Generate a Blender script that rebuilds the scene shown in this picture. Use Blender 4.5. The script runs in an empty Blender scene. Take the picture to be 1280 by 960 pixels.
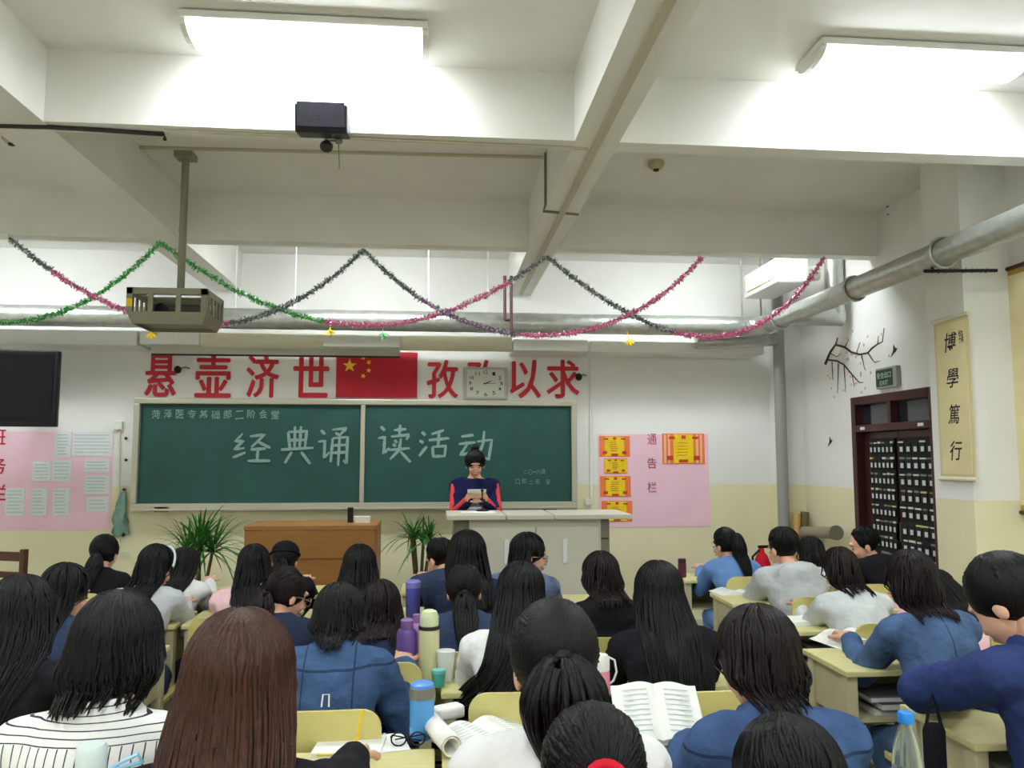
import bpy, bmesh, math, random
import numpy as np
from mathutils import Vector, Matrix
random.seed(7); RNG = np.random.default_rng(7)
SC = bpy.context.scene
COL = SC.collection
BENCH = bpy.data.scenes.new('bench')      # empty side scene in which shapes are evaluated before they are placed
PI = math.pi
# ------------------------------------------------------------------ camera
FPX = 1000.0; PITCH = math.radians(5.26); YAW = math.radians(5.3); EYE = 1.62
_cp, _sp, _cy, _sy = math.cos(PITCH), math.sin(PITCH), math.cos(YAW), math.sin(YAW)
CF = Vector((_sy*_cp, _cy*_cp, _sp)); CR = Vector((_cy, -_sy, 0)); CU = Vector((-_sy*_sp, -_cy*_sp, _cp))
cd = bpy.data.cameras.new('camera'); cam = bpy.data.objects.new('camera', cd); COL.objects.link(cam)
cd.sensor_width = 36; cd.sensor_fit = 'HORIZONTAL'; cd.lens = FPX/1280*36; cd.clip_start = 0.05
cam.matrix_world = Matrix(((CR.x, CU.x, -CF.x, 0), (CR.y, CU.y, -CF.y, 0), (CR.z, CU.z, -CF.z, EYE), (0, 0, 0, 1)))
SC.camera = cam
# ------------------------------------------------------------------ world, exposure
w = bpy.data.worlds.new('world'); SC.world = w; w.use_nodes = True
w.node_tree.nodes['Background'].inputs[0].default_value = (0.9, 0.95, 1, 1)
w.node_tree.nodes['Background'].inputs[1].default_value = 0.02
SC.view_settings.view_transform = 'Standard'; SC.view_settings.look = 'None'
SC.view_settings.gamma = 1.0; SC.view_settings.use_curve_mapping = False
SC.view_settings.exposure = 1.42
LAMP_STRENGTH = 14.5
# ------------------------------------------------------------------ measured room (metres; camera stands at x=0, y=0)
def ray(x, y): return CF + CR*((x-640)/FPX) + CU*((480-y)/FPX)
def PY(x, y, Y):
    d = ray(x, y); t = Y/d.y; return Vector((d.x*t, Y, EYE+d.z*t))
def PX(x, y, X):
    d = ray(x, y); t = X/d.x; return Vector((X, d.y*t, EYE+d.z*t))
def PZ(x, y, Z):
    d = ray(x, y); t = (Z-EYE)/d.z; return Vector((d.x*t, d.y*t, Z))
WALL_Y = 8.0; WALL_R = 3.65; WALL_L = -5.2; BACK_Y = -2.2; CEIL = 3.64; BEAM = 3.27
# ------------------------------------------------------------------ helpers: materials
def S(r, g, b):
    def f(c):
        c /= 255.0
        return c/12.92 if c <= .04045 else ((c+.055)/1.055)**2.4
    return (f(r), f(g), f(b), 1)
MATS = {}
def mat(name, col, rough=.6, metal=0, noise=0, nscale=20, bump=0, bscale=60, spec=.5, emit=None, estr=0, trans=0, sss=0, stretch=None, alpha=1):
    m = bpy.data.materials.new(name); m.use_nodes = True; MATS[name] = m
    nt = m.node_tree; p = nt.nodes['Principled BSDF']
    p.inputs['Base Color'].default_value = col; p.inputs['Roughness'].default_value = rough
    p.inputs['Metallic'].default_value = metal; p.inputs['Specular IOR Level'].default_value = spec
    if trans: p.inputs['Transmission Weight'].default_value = trans; p.inputs['IOR'].default_value = 1.4
    if sss: p.inputs['Subsurface Weight'].default_value = sss; p.inputs['Subsurface Radius'].default_value = (.01, .004, .002)
    if emit: p.inputs['Emission Color'].default_value = emit; p.inputs['Emission Strength'].default_value = estr
    if noise or bump:
        tc = nt.nodes.new('ShaderNodeTexCoord'); mp = nt.nodes.new('ShaderNodeMapping')
        nt.links.new(tc.outputs['Object'], mp.inputs[0])
        if stretch: mp.inputs['Scale'].default_value = stretch
    if noise:
        n = nt.nodes.new('ShaderNodeTexNoise'); n.inputs['Scale'].default_value = nscale; n.inputs['Detail'].default_value = 4
        nt.links.new(mp.outputs[0], n.inputs['Vector'])
        r = nt.nodes.new('ShaderNodeValToRGB'); nt.links.new(n.outputs['Fac'], r.inputs[0])
        r.color_ramp.elements[0].position = .3; r.color_ramp.elements[1].position = .7
        r.color_ramp.elements[0].color = tuple(c*(1-noise) for c in col[:3])+(1,)
        r.color_ramp.elements[1].color = tuple(min(1, c*(1+noise)) for c in col[:3])+(1,)
        nt.links.new(r.outputs[0], p.inputs['Base Color'])
    if bump:
        n2 = nt.nodes.new('ShaderNodeTexNoise'); n2.inputs['Scale'].default_value = bscale; n2.inputs['Detail'].default_value = 3
        nt.links.new(mp.outputs[0], n2.inputs['Vector'])
        b = nt.nodes.new('ShaderNodeBump'); b.inputs['Strength'].default_value = bump; b.inputs['Distance'].default_value = .02 if bscale < 20 else .01
        nt.links.new(n2.outputs['Fac'], b.inputs['Height']); nt.links.new(b.outputs[0], p.inputs['Normal'])
    return m
def wall_mat(name):
    # white plaster above a yellow painted dado
    m = mat(name, (1, 1, 1, 1), .7, bump=.06, bscale=25); nt = m.node_tree; p = nt.nodes['Principled BSDF']
    g = nt.nodes.new('ShaderNodeNewGeometry'); sx = nt.nodes.new('ShaderNodeSeparateXYZ'); nt.links.new(g.outputs['Position'], sx.inputs[0])
    n = nt.nodes.new('ShaderNodeTexNoise'); n.inputs['Scale'].default_value = 3; n.inputs['Detail'].default_value = 5; nt.links.new(g.outputs['Position'], n.inputs['Vector'])
    gt = nt.nodes.new('ShaderNodeMath'); gt.operation = 'GREATER_THAN'; gt.inputs[1].default_value = 1.352; nt.links.new(sx.outputs['Z'], gt.inputs[0])
    a = nt.nodes.new('ShaderNodeMix'); a.data_type = 'RGBA'; a.inputs[6].default_value = S(230, 224, 184); a.inputs[7].default_value = S(236, 231, 196); nt.links.new(n.outputs['Fac'], a.inputs[0])
    b = nt.nodes.new('ShaderNodeMix'); b.data_type = 'RGBA'; b.inputs[6].default_value = S(234, 234, 230); b.inputs[7].default_value = S(242, 242, 238); nt.links.new(n.outputs['Fac'], b.inputs[0])
    c = nt.nodes.new('ShaderNodeMix'); c.data_type = 'RGBA'; nt.links.new(gt.outputs[0], c.inputs[0]); nt.links.new(a.outputs[2], c.inputs[6]); nt.links.new(b.outputs[2], c.inputs[7])
    nt.links.new(c.outputs[2], p.inputs['Base Color'])
    return m
M_WALL = wall_mat('wall_paint')
M_CEIL = mat('ceiling_paint', S(236, 235, 229), .8, noise=.03, nscale=3, bump=.05, bscale=30)
M_FLOOR = mat('terrazzo', S(166, 160, 148), .35, noise=.18, nscale=60)
M_LAMP = mat('lamp_lens', S(245, 248, 255), .4, emit=(.90, .96, 1, 1), estr=LAMP_STRENGTH)
M_WHITE = mat('white_plastic', S(232, 232, 226), .4)
M_CREAM = mat('cream_plastic', S(226, 222, 196), .45)
M_GREY = mat('grey_metal', S(128, 128, 116), .45, metal=.3)
M_ALU = mat('aluminium', S(190, 186, 168), .38, metal=.55)
M_DUCT = mat('galvanised_duct', S(188, 192, 186), .32, metal=.75, noise=.12, nscale=14, bump=.25, bscale=18)
M_BLACK = mat('black_plastic', S(18, 18, 24), .45, spec=.3)
M_DARK = mat('dark_metal', S(48, 46, 44), .5, metal=.3)
M_SCREEN = mat('dark_screen', S(12, 11, 18), .3, spec=.25)
M_BOARD = mat('green_board', S(26, 78, 72), .55, noise=.12, nscale=2.5)
M_RED = mat('banner_red', S(200, 18, 42), .5)
M_FLAG = mat('flag_red', S(190, 10, 36), .6)
M_YELLOW = mat('star_yellow', S(250, 214, 30), .5)
M_PINK = mat('pink_paper', S(245, 205, 220), .8, noise=.03, nscale=4)
M_PAPER = mat('paper', S(236, 236, 228), .8, noise=.03, nscale=30)
M_SHEET = mat('pale_blue_paper', S(226, 234, 234), .8, noise=.04, nscale=40)
M_INK = mat('ink', S(40, 40, 48), .8)
M_CERT_O = mat('certificate_orange', S(244, 130, 66), .6)
M_CERT_Y = mat('certificate_yellow', S(244, 212, 20), .6, noise=.08, nscale=60)
M_CERT_R = mat('certificate_red', S(206, 60, 30), .6)
M_CHAR_R = mat('crimson_ink', S(176, 70, 100), .8)
M_CHALK = mat('chalk', S(138, 166, 160), .9, noise=.25, nscale=90)
M_DESK = mat('desk_wood', S(212, 204, 144), .42, noise=.07, nscale=9, stretch=(1, 6, 6))
M_DESKB = mat('desk_panel', S(196, 188, 148), .5, noise=.06, nscale=9)
M_CHAIR = mat('chair_ply', S(208, 198, 126), .4, noise=.06, nscale=8)
M_STEEL = mat('chair_steel', S(120, 118, 104), .4, metal=.5)
M_BROWN = mat('brown_wood', S(158, 108, 50), .45, noise=.12, nscale=5, stretch=(1, 8, 8))
M_DKWOOD = mat('dark_wood', S(74, 40, 26), .4, noise=.15, nscale=8)
M_DOOR = mat('maroon_door', S(66, 26, 28), .4, noise=.1, nscale=6)
M_PANE = mat('dark_pane', S(40, 48, 54), .08, spec=.8)
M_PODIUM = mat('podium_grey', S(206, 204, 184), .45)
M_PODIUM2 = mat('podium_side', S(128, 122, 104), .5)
M_LEAF = mat('leaf', S(58, 120, 42), .45, noise=.35, nscale=5)
M_STEM = mat('stem', S(110, 100, 62), .8)
M_POT = mat('pot', S(150, 78, 50), .6)
M_SKIN = mat('skin', S(222, 172, 144), .5, sss=.12, noise=.04, nscale=15)
M_LIP = mat('lip', S(180, 100, 92), .5)
M_EYE = mat('eye', S(24, 18, 16), .2)
def hair_mat(name, c, g):
    m = mat(name, c, .42, noise=.4, nscale=60, bump=.3, bscale=140, stretch=(1.6, 1.6, .12), spec=g); return m
M_HAIR = hair_mat('black_hair', S(9, 8, 10), .22)
M_HAIRB = hair_mat('dark_brown_hair', S(22, 14, 14), .22)
M_HAIRC = hair_mat('chestnut_hair', S(62, 33, 20), .3)
def cloth(name, c, noise=.10, nscale=8, bump=.25): return mat(name, c, .85, noise=noise, nscale=nscale, bump=.55, bscale=16, spec=.15)
C_BLACK = cloth('black_cloth', S(26, 25, 30)); C_NAVY = cloth('navy_cloth', S(36, 44, 66)); C_GREY = cloth('grey_cloth', S(186, 190, 190))
C_LGREY = cloth('pale_grey_knit', S(200, 204, 202)); C_WHITE = cloth('white_cloth', S(228, 228, 226), .04); C_PINK = cloth('pink_cloth', S(232, 190, 194))
C_BLUE = cloth('blue_cotton', S(104, 142, 196)); C_ROYAL = cloth('royal_blue_cloth', S(46, 60, 108), .14); C_JEAN = cloth('jean', S(44, 56, 84)); C_KHAKI = cloth('pale_trousers', S(176, 178, 160), .25, 30)
C_RED = cloth('red_cloth', S(200, 30, 50)); C_CORAL = cloth('coral_stripe', S(226, 72, 74)); C_DARKBLUE = cloth('deep_blue', S(30, 34, 76))
def denim(name, c, lines):
    # lines: (axis, value, halfwidth) dark seams with stitching, in the garment's own coordinates
    m = mat(name, c, .85, noise=.22, nscale=9, bump=.6, bscale=18, spec=.15); nt = m.node_tree; p = nt.nodes['Principled BSDF']
    src = p.inputs['Base Color'].links[0].from_socket; tc = nt.nodes.new('ShaderNodeTexCoord'); sx = nt.nodes.new('ShaderNodeSeparateXYZ'); nt.links.new(tc.outputs['Object'], sx.inputs[0])
    for ax, v, hw in lines:
        a = nt.nodes.new('ShaderNodeMath'); a.operation = 'SUBTRACT'; a.inputs[1].default_value = v; nt.links.new(sx.outputs[ax], a.inputs[0])
        if ax == 'X': # symmetric seams
            ab0 = nt.nodes.new('ShaderNodeMath'); ab0.operation = 'ABSOLUTE'; nt.links.new(sx.outputs['X'], ab0.inputs[0]); nt.links.new(ab0.outputs[0], a.inputs[0])
        ab = nt.nodes.new('ShaderNodeMath'); ab.operation = 'ABSOLUTE'; nt.links.new(a.outputs[0], ab.inputs[0])
        lt = nt.nodes.new('ShaderNodeMath'); lt.operation = 'LESS_THAN'; lt.inputs[1].default_value = hw; nt.links.new(ab.outputs[0], lt.inputs[0])
        mx = nt.nodes.new('ShaderNodeMix'); mx.data_type = 'RGBA'; mx.inputs[7].default_value = tuple(x*.45 for x in c[:3])+(1,)
        nt.links.new(lt.outputs[0], mx.inputs[0]); nt.links.new(src, mx.inputs[6]); src = mx.outputs[2]
    nt.links.new(src, p.inputs['Base Color']); return m
C_DENIM = denim('denim_mid', S(62, 86, 122), [('Z', .90, .004), ('X', .085, .003)])
C_DENIM2 = denim('denim_bright', S(64, 88, 128), [('Z', .93, .004)])
C_DENIM3 = denim('denim_dark', S(50, 64, 90), [])
C_DENIM4 = denim('denim_soft', S(74, 98, 134), [('X', .0, .003)])
def striped():
    m = mat('striped_shirt', S(232, 232, 228), .85, bump=.15, bscale=40, spec=.2); nt = m.node_tree; p = nt.nodes['Principled BSDF']
    tc = nt.nodes.new('ShaderNodeTexCoord'); sx = nt.nodes.new('ShaderNodeSeparateXYZ'); nt.links.new(tc.outputs['Object'], sx.inputs[0])
    def stripe(sock, period, frac):
        d = nt.nodes.new('ShaderNodeMath'); d.operation = 'MULTIPLY'; d.inputs[1].default_value = 1/period; nt.links.new(sock, d.inputs[0])
        f = nt.nodes.new('ShaderNodeMath'); f.operation = 'FRACT'; nt.links.new(d.outputs[0], f.inputs[0])
        l = nt.nodes.new('ShaderNodeMath'); l.operation = 'LESS_THAN'; l.inputs[1].default_value = frac; nt.links.new(f.outputs[0], l.inputs[0]); return l.outputs[0]
    v = stripe(sx.outputs['X'], .022, .13); h = stripe(sx.outputs['Z'], .0145, .16)
    gt = nt.nodes.new('ShaderNodeMath'); gt.operation = 'GREATER_THAN'; gt.inputs[1].default_value = .985; nt.links.new(sx.outputs['Z'], gt.inputs[0])
    mx = nt.nodes.new('ShaderNodeMix'); nt.links.new(gt.outputs[0], mx.inputs[0]); nt.links.new(v, mx.inputs[2]); nt.links.new(h, mx.inputs[3])
    c = nt.nodes.new('ShaderNodeMix'); c.data_type = 'RGBA'; c.inputs[6].default_value = S(234, 234, 230); c.inputs[7].default_value = S(60, 60, 68); nt.links.new(mx.outputs[0], c.inputs[0])
    nt.links.new(c.outputs[2], p.inputs['Base Color']); return m
C_STRIPE = striped()
def glassy(name, c, rough=.08): return mat(name, c, rough, trans=.85)
# ------------------------------------------------------------------ helpers: geometry
def fr(d):
    d = Vector(d).normalized(); a = Vector((0, 0, 1)) if abs(d.z) < .9 else Vector((1, 0, 0))
    u = a.cross(d).normalized(); v = d.cross(u); return u, v, d
class MB:
    def __init__(s): s.v = []; s.f = []
    def add(s, vs, fs):
        o = len(s.v); s.v.extend(tuple(x) for x in vs); s.f.extend(tuple(i+o for i in f) for f in fs); return s
    def box(s, c, d, R=None):
        hx, hy, hz = d[0]/2, d[1]/2, d[2]/2; c = Vector(c)
        vs = [Vector((x, y, z)) for x in (-hx, hx) for y in (-hy, hy) for z in (-hz, hz)]
        if R is not None: vs = [R @ v for v in vs]
        return s.add([v+c for v in vs], [(0, 1, 3, 2), (4, 6, 7, 5), (0, 4, 5, 1), (2, 3, 7, 6), (0, 2, 6, 4), (1, 5, 7, 3)])
    def span(s, a, b):
        return s.box([(a[i]+b[i])/2 for i in range(3)], [abs(b[i]-a[i]) for i in range(3)])
    def loft(s, rings, cap=True, close=True):
        n = len(rings[0]); o = len(s.v)
        for r in rings: s.v.extend(tuple(p) for p in r)
        for i in range(len(rings)-1):
            for j in range(n if close else n-1):
                k = (j+1) % n; s.f.append((o+i*n+j, o+i*n+k, o+(i+1)*n+k, o+(i+1)*n+j))
        if cap and close:
            s.f.append(tuple(o+j for j in reversed(range(n)))); e = o+(len(rings)-1)*n; s.f.append(tuple(e+j for j in range(n)))
        return s
    def tube(s, pts, r, n=8, cap=True):
        pts = [Vector(p) for p in pts]; R = []; u = None
        for i, p in enumerate(pts):
            d = (pts[min(i+1, len(pts)-1)]-pts[max(i-1, 0)]).normalized()
            if u is None: u, v, _ = fr(d)
            else:
                u = (u-d*u.dot(d)).normalized(); v = d.cross(u)
            q = r[i] if hasattr(r, '__len__') else r
            R.append([p+u*(q*math.cos(2*PI*j/n))+v*(q*math.sin(2*PI*j/n)) for j in range(n)])
        return s.loft(R, cap)
    def cap_(s, p0, p1, r0, r1, n=12, k=4):
        p0, p1 = Vector(p0), Vector(p1); d = p1-p0
        u, v, d = fr(d if d.length > 1e-6 else (0, 0, 1)); R = []
        for i in range(k+1):
            a = -PI/2+.12+(PI/2-.12)*i/k; c = p0+d*(r0*math.sin(a)); q = r0*math.cos(a)
            R.append([c+u*(q*math.cos(2*PI*j/n))+v*(q*math.sin(2*PI*j/n)) for j in range(n)])
        for i in range(k+1):
            a = (PI/2-.12)*i/k; c = p1+d*(r1*math.sin(a)); q = r1*math.cos(a)
            R.append([c+u*(q*math.cos(2*PI*j/n))+v*(q*math.sin(2*PI*j/n)) for j in range(n)])
        return s.loft(R)
    def ell(s, c, r, n=16, k=10, R=None):
        c = Vector(c); rings = []
        for i in range(k):
            a = -PI/2+PI*(i+.5)/k; z = math.sin(a); q = math.cos(a); ring = []
            for j in range(n):
                p = Vector((r[0]*q*math.cos(2*PI*j/n), r[1]*q*math.sin(2*PI*j/n), r[2]*z))
                ring.append(c+(R @ p if R is not None else p))
            rings.append(ring)
        return s.loft(rings)
    def lathe(s, c, prof, n=20, ax=(0, 0, 1)):
        u, v, d = fr(ax); c = Vector(c)
        return s.loft([[c+d*z+u*(r*math.cos(2*PI*j/n))+v*(r*math.sin(2*PI*j/n)) for j in range(n)] for r, z in prof])
    def prism(s, pts2, o, r, u, t):
        # polygon in the plane (r,u) at o, thickened by t along r x u
        o, r, u = Vector(o), Vector(r), Vector(u); nn = r.cross(u).normalized(); n = len(pts2)
        a = [o+r*x+u*y for x, y in pts2]; b = [p+nn*t for p in a]
        return s.add(a+b, [tuple(reversed(range(n))), tuple(range(n, 2*n))]+[(i, (i+1) % n, (i+1) % n+n, i+n) for i in range(n)])
    def mesh(s, name): 
        m = bpy.data.meshes.new(name); m.from_pydata(s.v, [], s.f); return m
    def build(s, name, m, parent=None, smooth=None, bevel=0, **k):
        me = s.mesh(name)
        if bevel:
            b = bmesh.new(); b.from_mesh(me); bmesh.ops.bevel(b, geom=b.edges[:], offset=bevel, segments=2, affect='EDGES', profile=.6); b.to_mesh(me); b.free()
        return link(name, me, m, parent, smooth, **k)
def link(name, me, m, parent=None, smooth=None, **k):
    me.materials.clear(); me.materials.append(m)
    if smooth is not None:
        me.polygons.foreach_set('use_smooth', [True]*len(me.polygons))
        if smooth < 179: me.set_sharp_from_angle(angle=math.radians(smooth))
    o = bpy.data.objects.new(name, me); COL.objects.link(o)
    if parent: o.parent = parent
    for a, b in k.items(): o[a] = b
    return o
def thing(name, label, cat, loc=(0, 0, 0), rz=0, group=None):
    o = bpy.data.objects.new(name, None); COL.objects.link(o); o.empty_display_size = .05
    o.location = loc; o.rotation_euler = (0, 0, rz); o['label'] = label; o['category'] = cat
    if group: o['group'] = group
    return o
def dup(root, loc, rz=0, label=None, group=None):
    r = root.copy(); COL.objects.link(r); r.location = loc; r.rotation_euler = (0, 0, rz)
    if label: r['label'] = label
    if group: r['group'] = group
    for ch in list(root.children):
        c = ch.copy(); COL.objects.link(c); c.parent = r
        for g in list(ch.children):
            d = g.copy(); COL.objects.link(d); d.parent = c
    return r
def struct(mb, name, m, parent=None, **k):
    return mb.build(name, m, parent, kind='structure', **k)
def text_mb(txt, center, right, up, w, h, t=.004, offset=0.0, shear=0, keep=False):
    cu = bpy.data.curves.new('txt', 'FONT'); cu.body = txt; cu.offset = offset; cu.resolution_u = 3; cu.shear = shear
    o = bpy.data.objects.new('txt', cu); BENCH.collection.objects.link(o); BENCH.view_layers[0].update()
    me = bpy.data.meshes.new_from_object(o.evaluated_get(BENCH.view_layers[0].depsgraph))
    V = np.array([v.co for v in me.vertices]); F = [tuple(p.vertices) for p in me.polygons]
    bpy.data.objects.remove(o); bpy.data.curves.remove(cu); bpy.data.meshes.remove(me)
    mn, mx = V[:, :2].min(0), V[:, :2].max(0); c = (mn+mx)/2; sz = mx-mn
    sx, sy = w/sz[0], h/sz[1]
    if keep: sx = sy = min(sx, sy)
    right, up, center = Vector(right), Vector(up), Vector(center); nn = right.cross(up)
    n = len(V); P = [center+right*float((v[0]-c[0])*sx)+up*float((v[1]-c[1])*sy) for v in V]
    m = MB(); m.add([p+nn*t for p in P], F)
    m.add(P, [tuple(reversed(f)) for f in F])
    # side walls along the outline
    cnt = {}
    for f in F:
        for i in range(len(f)):
            e = (f[i], f[(i+1) % len(f)]); cnt[e] = 1
    m.f.extend((a+n, b+n, b, a) for (a, b) in cnt if (b, a) not in cnt)
    return m
FR, FU = Vector((1, 0, 0)), Vector((0, 0, 1))            # axes of the front wall, seen from the room (normal -Y)
RR, RU = Vector((0, -1, 0)), Vector((0, 0, 1))           # axes of the right wall (normal -X)
# ------------------------------------------------------------------ the room
struct(MB().span((WALL_L-.2, BACK_Y-.2, -.1), (WALL_R+.2, WALL_Y+.2, 0)), 'floor', M_FLOOR)
struct(MB().span((WALL_L-.2, BACK_Y-.2, CEIL), (WALL_R+.2, WALL_Y+.2, CEIL+.1)), 'ceiling', M_CEIL)
struct(MB().span((WALL_L-.2, WALL_Y, 0), (WALL_R+.2, WALL_Y+.2, CEIL)), 'wall_front', M_WALL)
struct(MB().span((WALL_L-.2, BACK_Y-.2, 0), (WALL_R+.2, BACK_Y, CEIL)), 'wall_back', M_WALL)
struct(MB().span((WALL_L-.2, BACK_Y, 0), (WALL_L, WALL_Y, CEIL)), 'wall_left', M_WALL)
DY0, DY1, DZ = PX(1176, 600, WALL_R).y, PX(1070, 600, WALL_R).y, 2.145     # door opening in the right wall
rw = MB(); rw.span((WALL_R, BACK_Y, 0), (WALL_R+.2, DY0, CEIL)); rw.span((WALL_R, DY1, 0), (WALL_R+.2, WALL_Y, CEIL)); rw.span((WALL_R, DY0, DZ), (WALL_R+.2, DY1, CEIL))
struct(rw, 'wall_right', M_WALL)
struct(MB().span((WALL_R+.2, DY0-.6, 0), (WALL_R+.4, DY1+.6, 2.6)), 'wall_corridor', mat('corridor_dark', S(60, 58, 56), .8))
COLX = 3.33
struct(MB().span((COLX, 4.74, 0), (WALL_R, 5.13, CEIL)), 'trim_1', M_WALL)                       # column by the door
struct(MB().span((3.42, 7.72, 0), (WALL_R, WALL_Y, CEIL)), 'trim_2', M_WALL)                     # corner pier
for i, (a, b) in enumerate([((WALL_L, 4.0, BEAM), (WALL_R, 4.13, CEIL)), ((WALL_L, 6.15, BEAM), (WALL_R, 6.29, CEIL)), ((WALL_L, 1.85, BEAM), (WALL_R, 1.98, CEIL)), ((WALL_L, -.3, BEAM), (WALL_R, -.17, CEIL)),
        ((.70, BACK_Y, BEAM-.004), (.935, WALL_Y, CEIL)), ((-2.24, BACK_Y, BEAM-.004), (-1.945, WALL_Y, CEIL)), ((3.6, 5.13, 3.09), (WALL_R, WALL_Y, CEIL))]):
    struct(MB().span(a, b), 'trim_%d' % (i+3), M_CEIL)
# ------------------------------------------------------------------ ceiling lamps
def lamp(x, y, label, L=1.12):
    t = thing('ceiling_lamp', label, 'lamp', (x, y, CEIL-.08), 0, 'ceiling lamps')
    MB().box((0, 0, .055), (L, .30, .035)).build('housing', M_WHITE, t, bevel=.006)
    prof = [(.125*math.cos(a), -.05*math.sin(a)+.036) for a in [PI*k/8 for k in range(9)]]
    MB().loft([[(sx*(L/2-.03), py, pz) for py, pz in prof] for sx in (-1, 1)]).build('lens', M_LAMP, t, smooth=40)
    for s in (-1, 1): MB().loft([[(s*(L/2-.028), py*1.12, pz*1.1) for py, pz in prof], [(s*L/2, py*1.0, pz) for py, pz in prof]]).build('end_cap', M_WHITE, t)
    for s in (-1, 1): MB().box((s*L*.42, 0, .072), (.05, .1, .012)).build('bracket', M_GREY, t)
LX = [-.62, 2.38]
lamp(LX[0], 3.70, 'bright ceiling lamp above the black loudspeaker, left of the long beam')
lamp(LX[1], 3.66, 'bright ceiling lamp on the right, beyond the long ceiling beam')
for x, n in ((-3.9, 'far left'), (LX[0], 'middle'), (LX[1], 'right hand')):
    lamp(x, 6.47, 'ceiling lamp hidden behind the garlanded beam, %s one by the blackboard wall' % n)
    lamp(x, .9, 'ceiling lamp over the rear desks behind the camera, %s one' % n)
    lamp(x, -1.2, 'ceiling lamp by the back wall of the room, %s one' % n)
lamp(-3.9, 3.68, 'ceiling lamp left of the left long beam, outside the picture')
# ------------------------------------------------------------------ blackboard with chalk writing
YB = WALL_Y
b0, b1 = PY(172, 498, YB), PY(720, 632, YB); bx0, bx1, bz1, bz0 = b0.x, b1.x, b0.z, b1.z-.03
bmid = PY(454, 560, YB).x
bb = thing('blackboard', 'wide dark green sliding blackboard in a metal frame with white chalk characters', 'blackboard', ((bx0+bx1)/2, YB-.05, bz0))
def child(mb, name, m, parent, **k):
    # geometry given in world coordinates under a thing whose parent chain has no rotation
    off = Vector((0, 0, 0)); p = parent
    while p is not None: off += Vector(p.location); p = p.parent
    mb.v = [tuple(Vector(v)-off) for v in mb.v]; return mb.build(name, m, parent, **k)
child(MB().span((bx0+.05, YB-.045, bz0+.06), (bmid-.012, YB-.02, bz1-.05)), 'board_panel', M_BOARD, bb)
child(MB().span((bmid+.012, YB-.055, bz0+.06), (bx1-.05, YB-.03, bz1-.05)), 'board_panel', M_BOARD, bb)
for a, b in (((bx0, bz1-.055), (bx1, bz1)), ((bx0, bz0), (bx1, bz0+.075)), ((bx0, bz0+.075), (bx0+.055, bz1-.055)), ((bx1-.055, bz0+.075), (bx1, bz1-.055)), ((bmid-.022, bz0+.075), (bmid+.022, bz1-.055))):
    child(MB().span((a[0], YB-.09, a[1]), (b[0], YB, b[1])), 'frame_bar', M_ALU, bb, bevel=.008)
child(MB().span((bx0+.02, YB-.15, bz0+.01), (bx1-.02, YB-.09, bz0+.03)), 'chalk_tray', M_ALU, bb, bevel=.005)
for px_ in (203, 687): child(MB().box(PY(px_, 634, YB-.06)+Vector((0, 0, -.02)), (.13, .06, .05)), 'bracket', M_PODIUM2, bb)
STROKES = {
 '经': [[(.28,.95),(.10,.70),(.30,.72),(.08,.45),(.33,.50)],[(.05,.20),(.36,.36)],[(.46,.86),(.82,.92),(.50,.52)],[(.62,.72),(.97,.50)],[(.48,.45),(.86,.48)],[(.67,.47),(.65,.12)],[(.42,.10),(.98,.10)]],
 '典': [[(.22,.85),(.28,.42)],[(.22,.85),(.77,.87),(.73,.42)],[(.42,1.0),(.42,.42)],[(.60,1.0),(.57,.42)],[(.25,.63),(.75,.64)],[(.02,.38),(.99,.43)],[(.34,.32),(.14,.02)],[(.62,.32),(.90,.0)]],
 '诵': [[(.12,.92),(.24,.80)],[(.05,.60),(.24,.63),(.23,.16),(.38,.32)],[(.45,.93),(.86,.97),(.66,.78)],[(.54,.85),(.70,.76)],[(.47,.70),(.42,.05)],[(.47,.70),(.90,.73),(.88,.02),(.78,.10)],[(.46,.50),(.88,.52)],[(.45,.30),(.88,.32)],[(.67,.78),(.64,-.05)]],
 '读': [[(.12,.95),(.24,.84)],[(.05,.62),(.24,.66),(.22,.20),(.38,.36)],[(.50,.85),(.86,.88)],[(.68,1.0),(.66,.70)],[(.42,.67),(.94,.72),(.86,.58)],[(.52,.58),(.60,.50)],[(.48,.47),(.56,.40)],[(.38,.30),(.97,.35)],[(.71,.62),(.66,.30),(.40,.04)],[(.70,.26),(.99,-.04)]],
 '活': [[(.10,.92),(.22,.80)],[(.03,.62),(.16,.54)],[(.02,.08),(.27,.42)],[(.82,.98),(.42,.84)],[(.33,.63),(.99,.70)],[(.66,.90),(.63,.42)],[(.45,.40),(.48,.03)],[(.45,.40),(.88,.43),(.84,.05)],[(.47,.07),(.85,.08)]],
 '动': [[(.10,.80),(.44,.85)],[(.03,.56),(.50,.62)],[(.28,.58),(.08,.22),(.42,.28)],[(.38,.42),(.50,.14)],[(.54,.64),(.95,.70),(.86,.06),(.74,.14)],[(.74,.98),(.70,.55),(.50,.02)]]}
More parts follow.
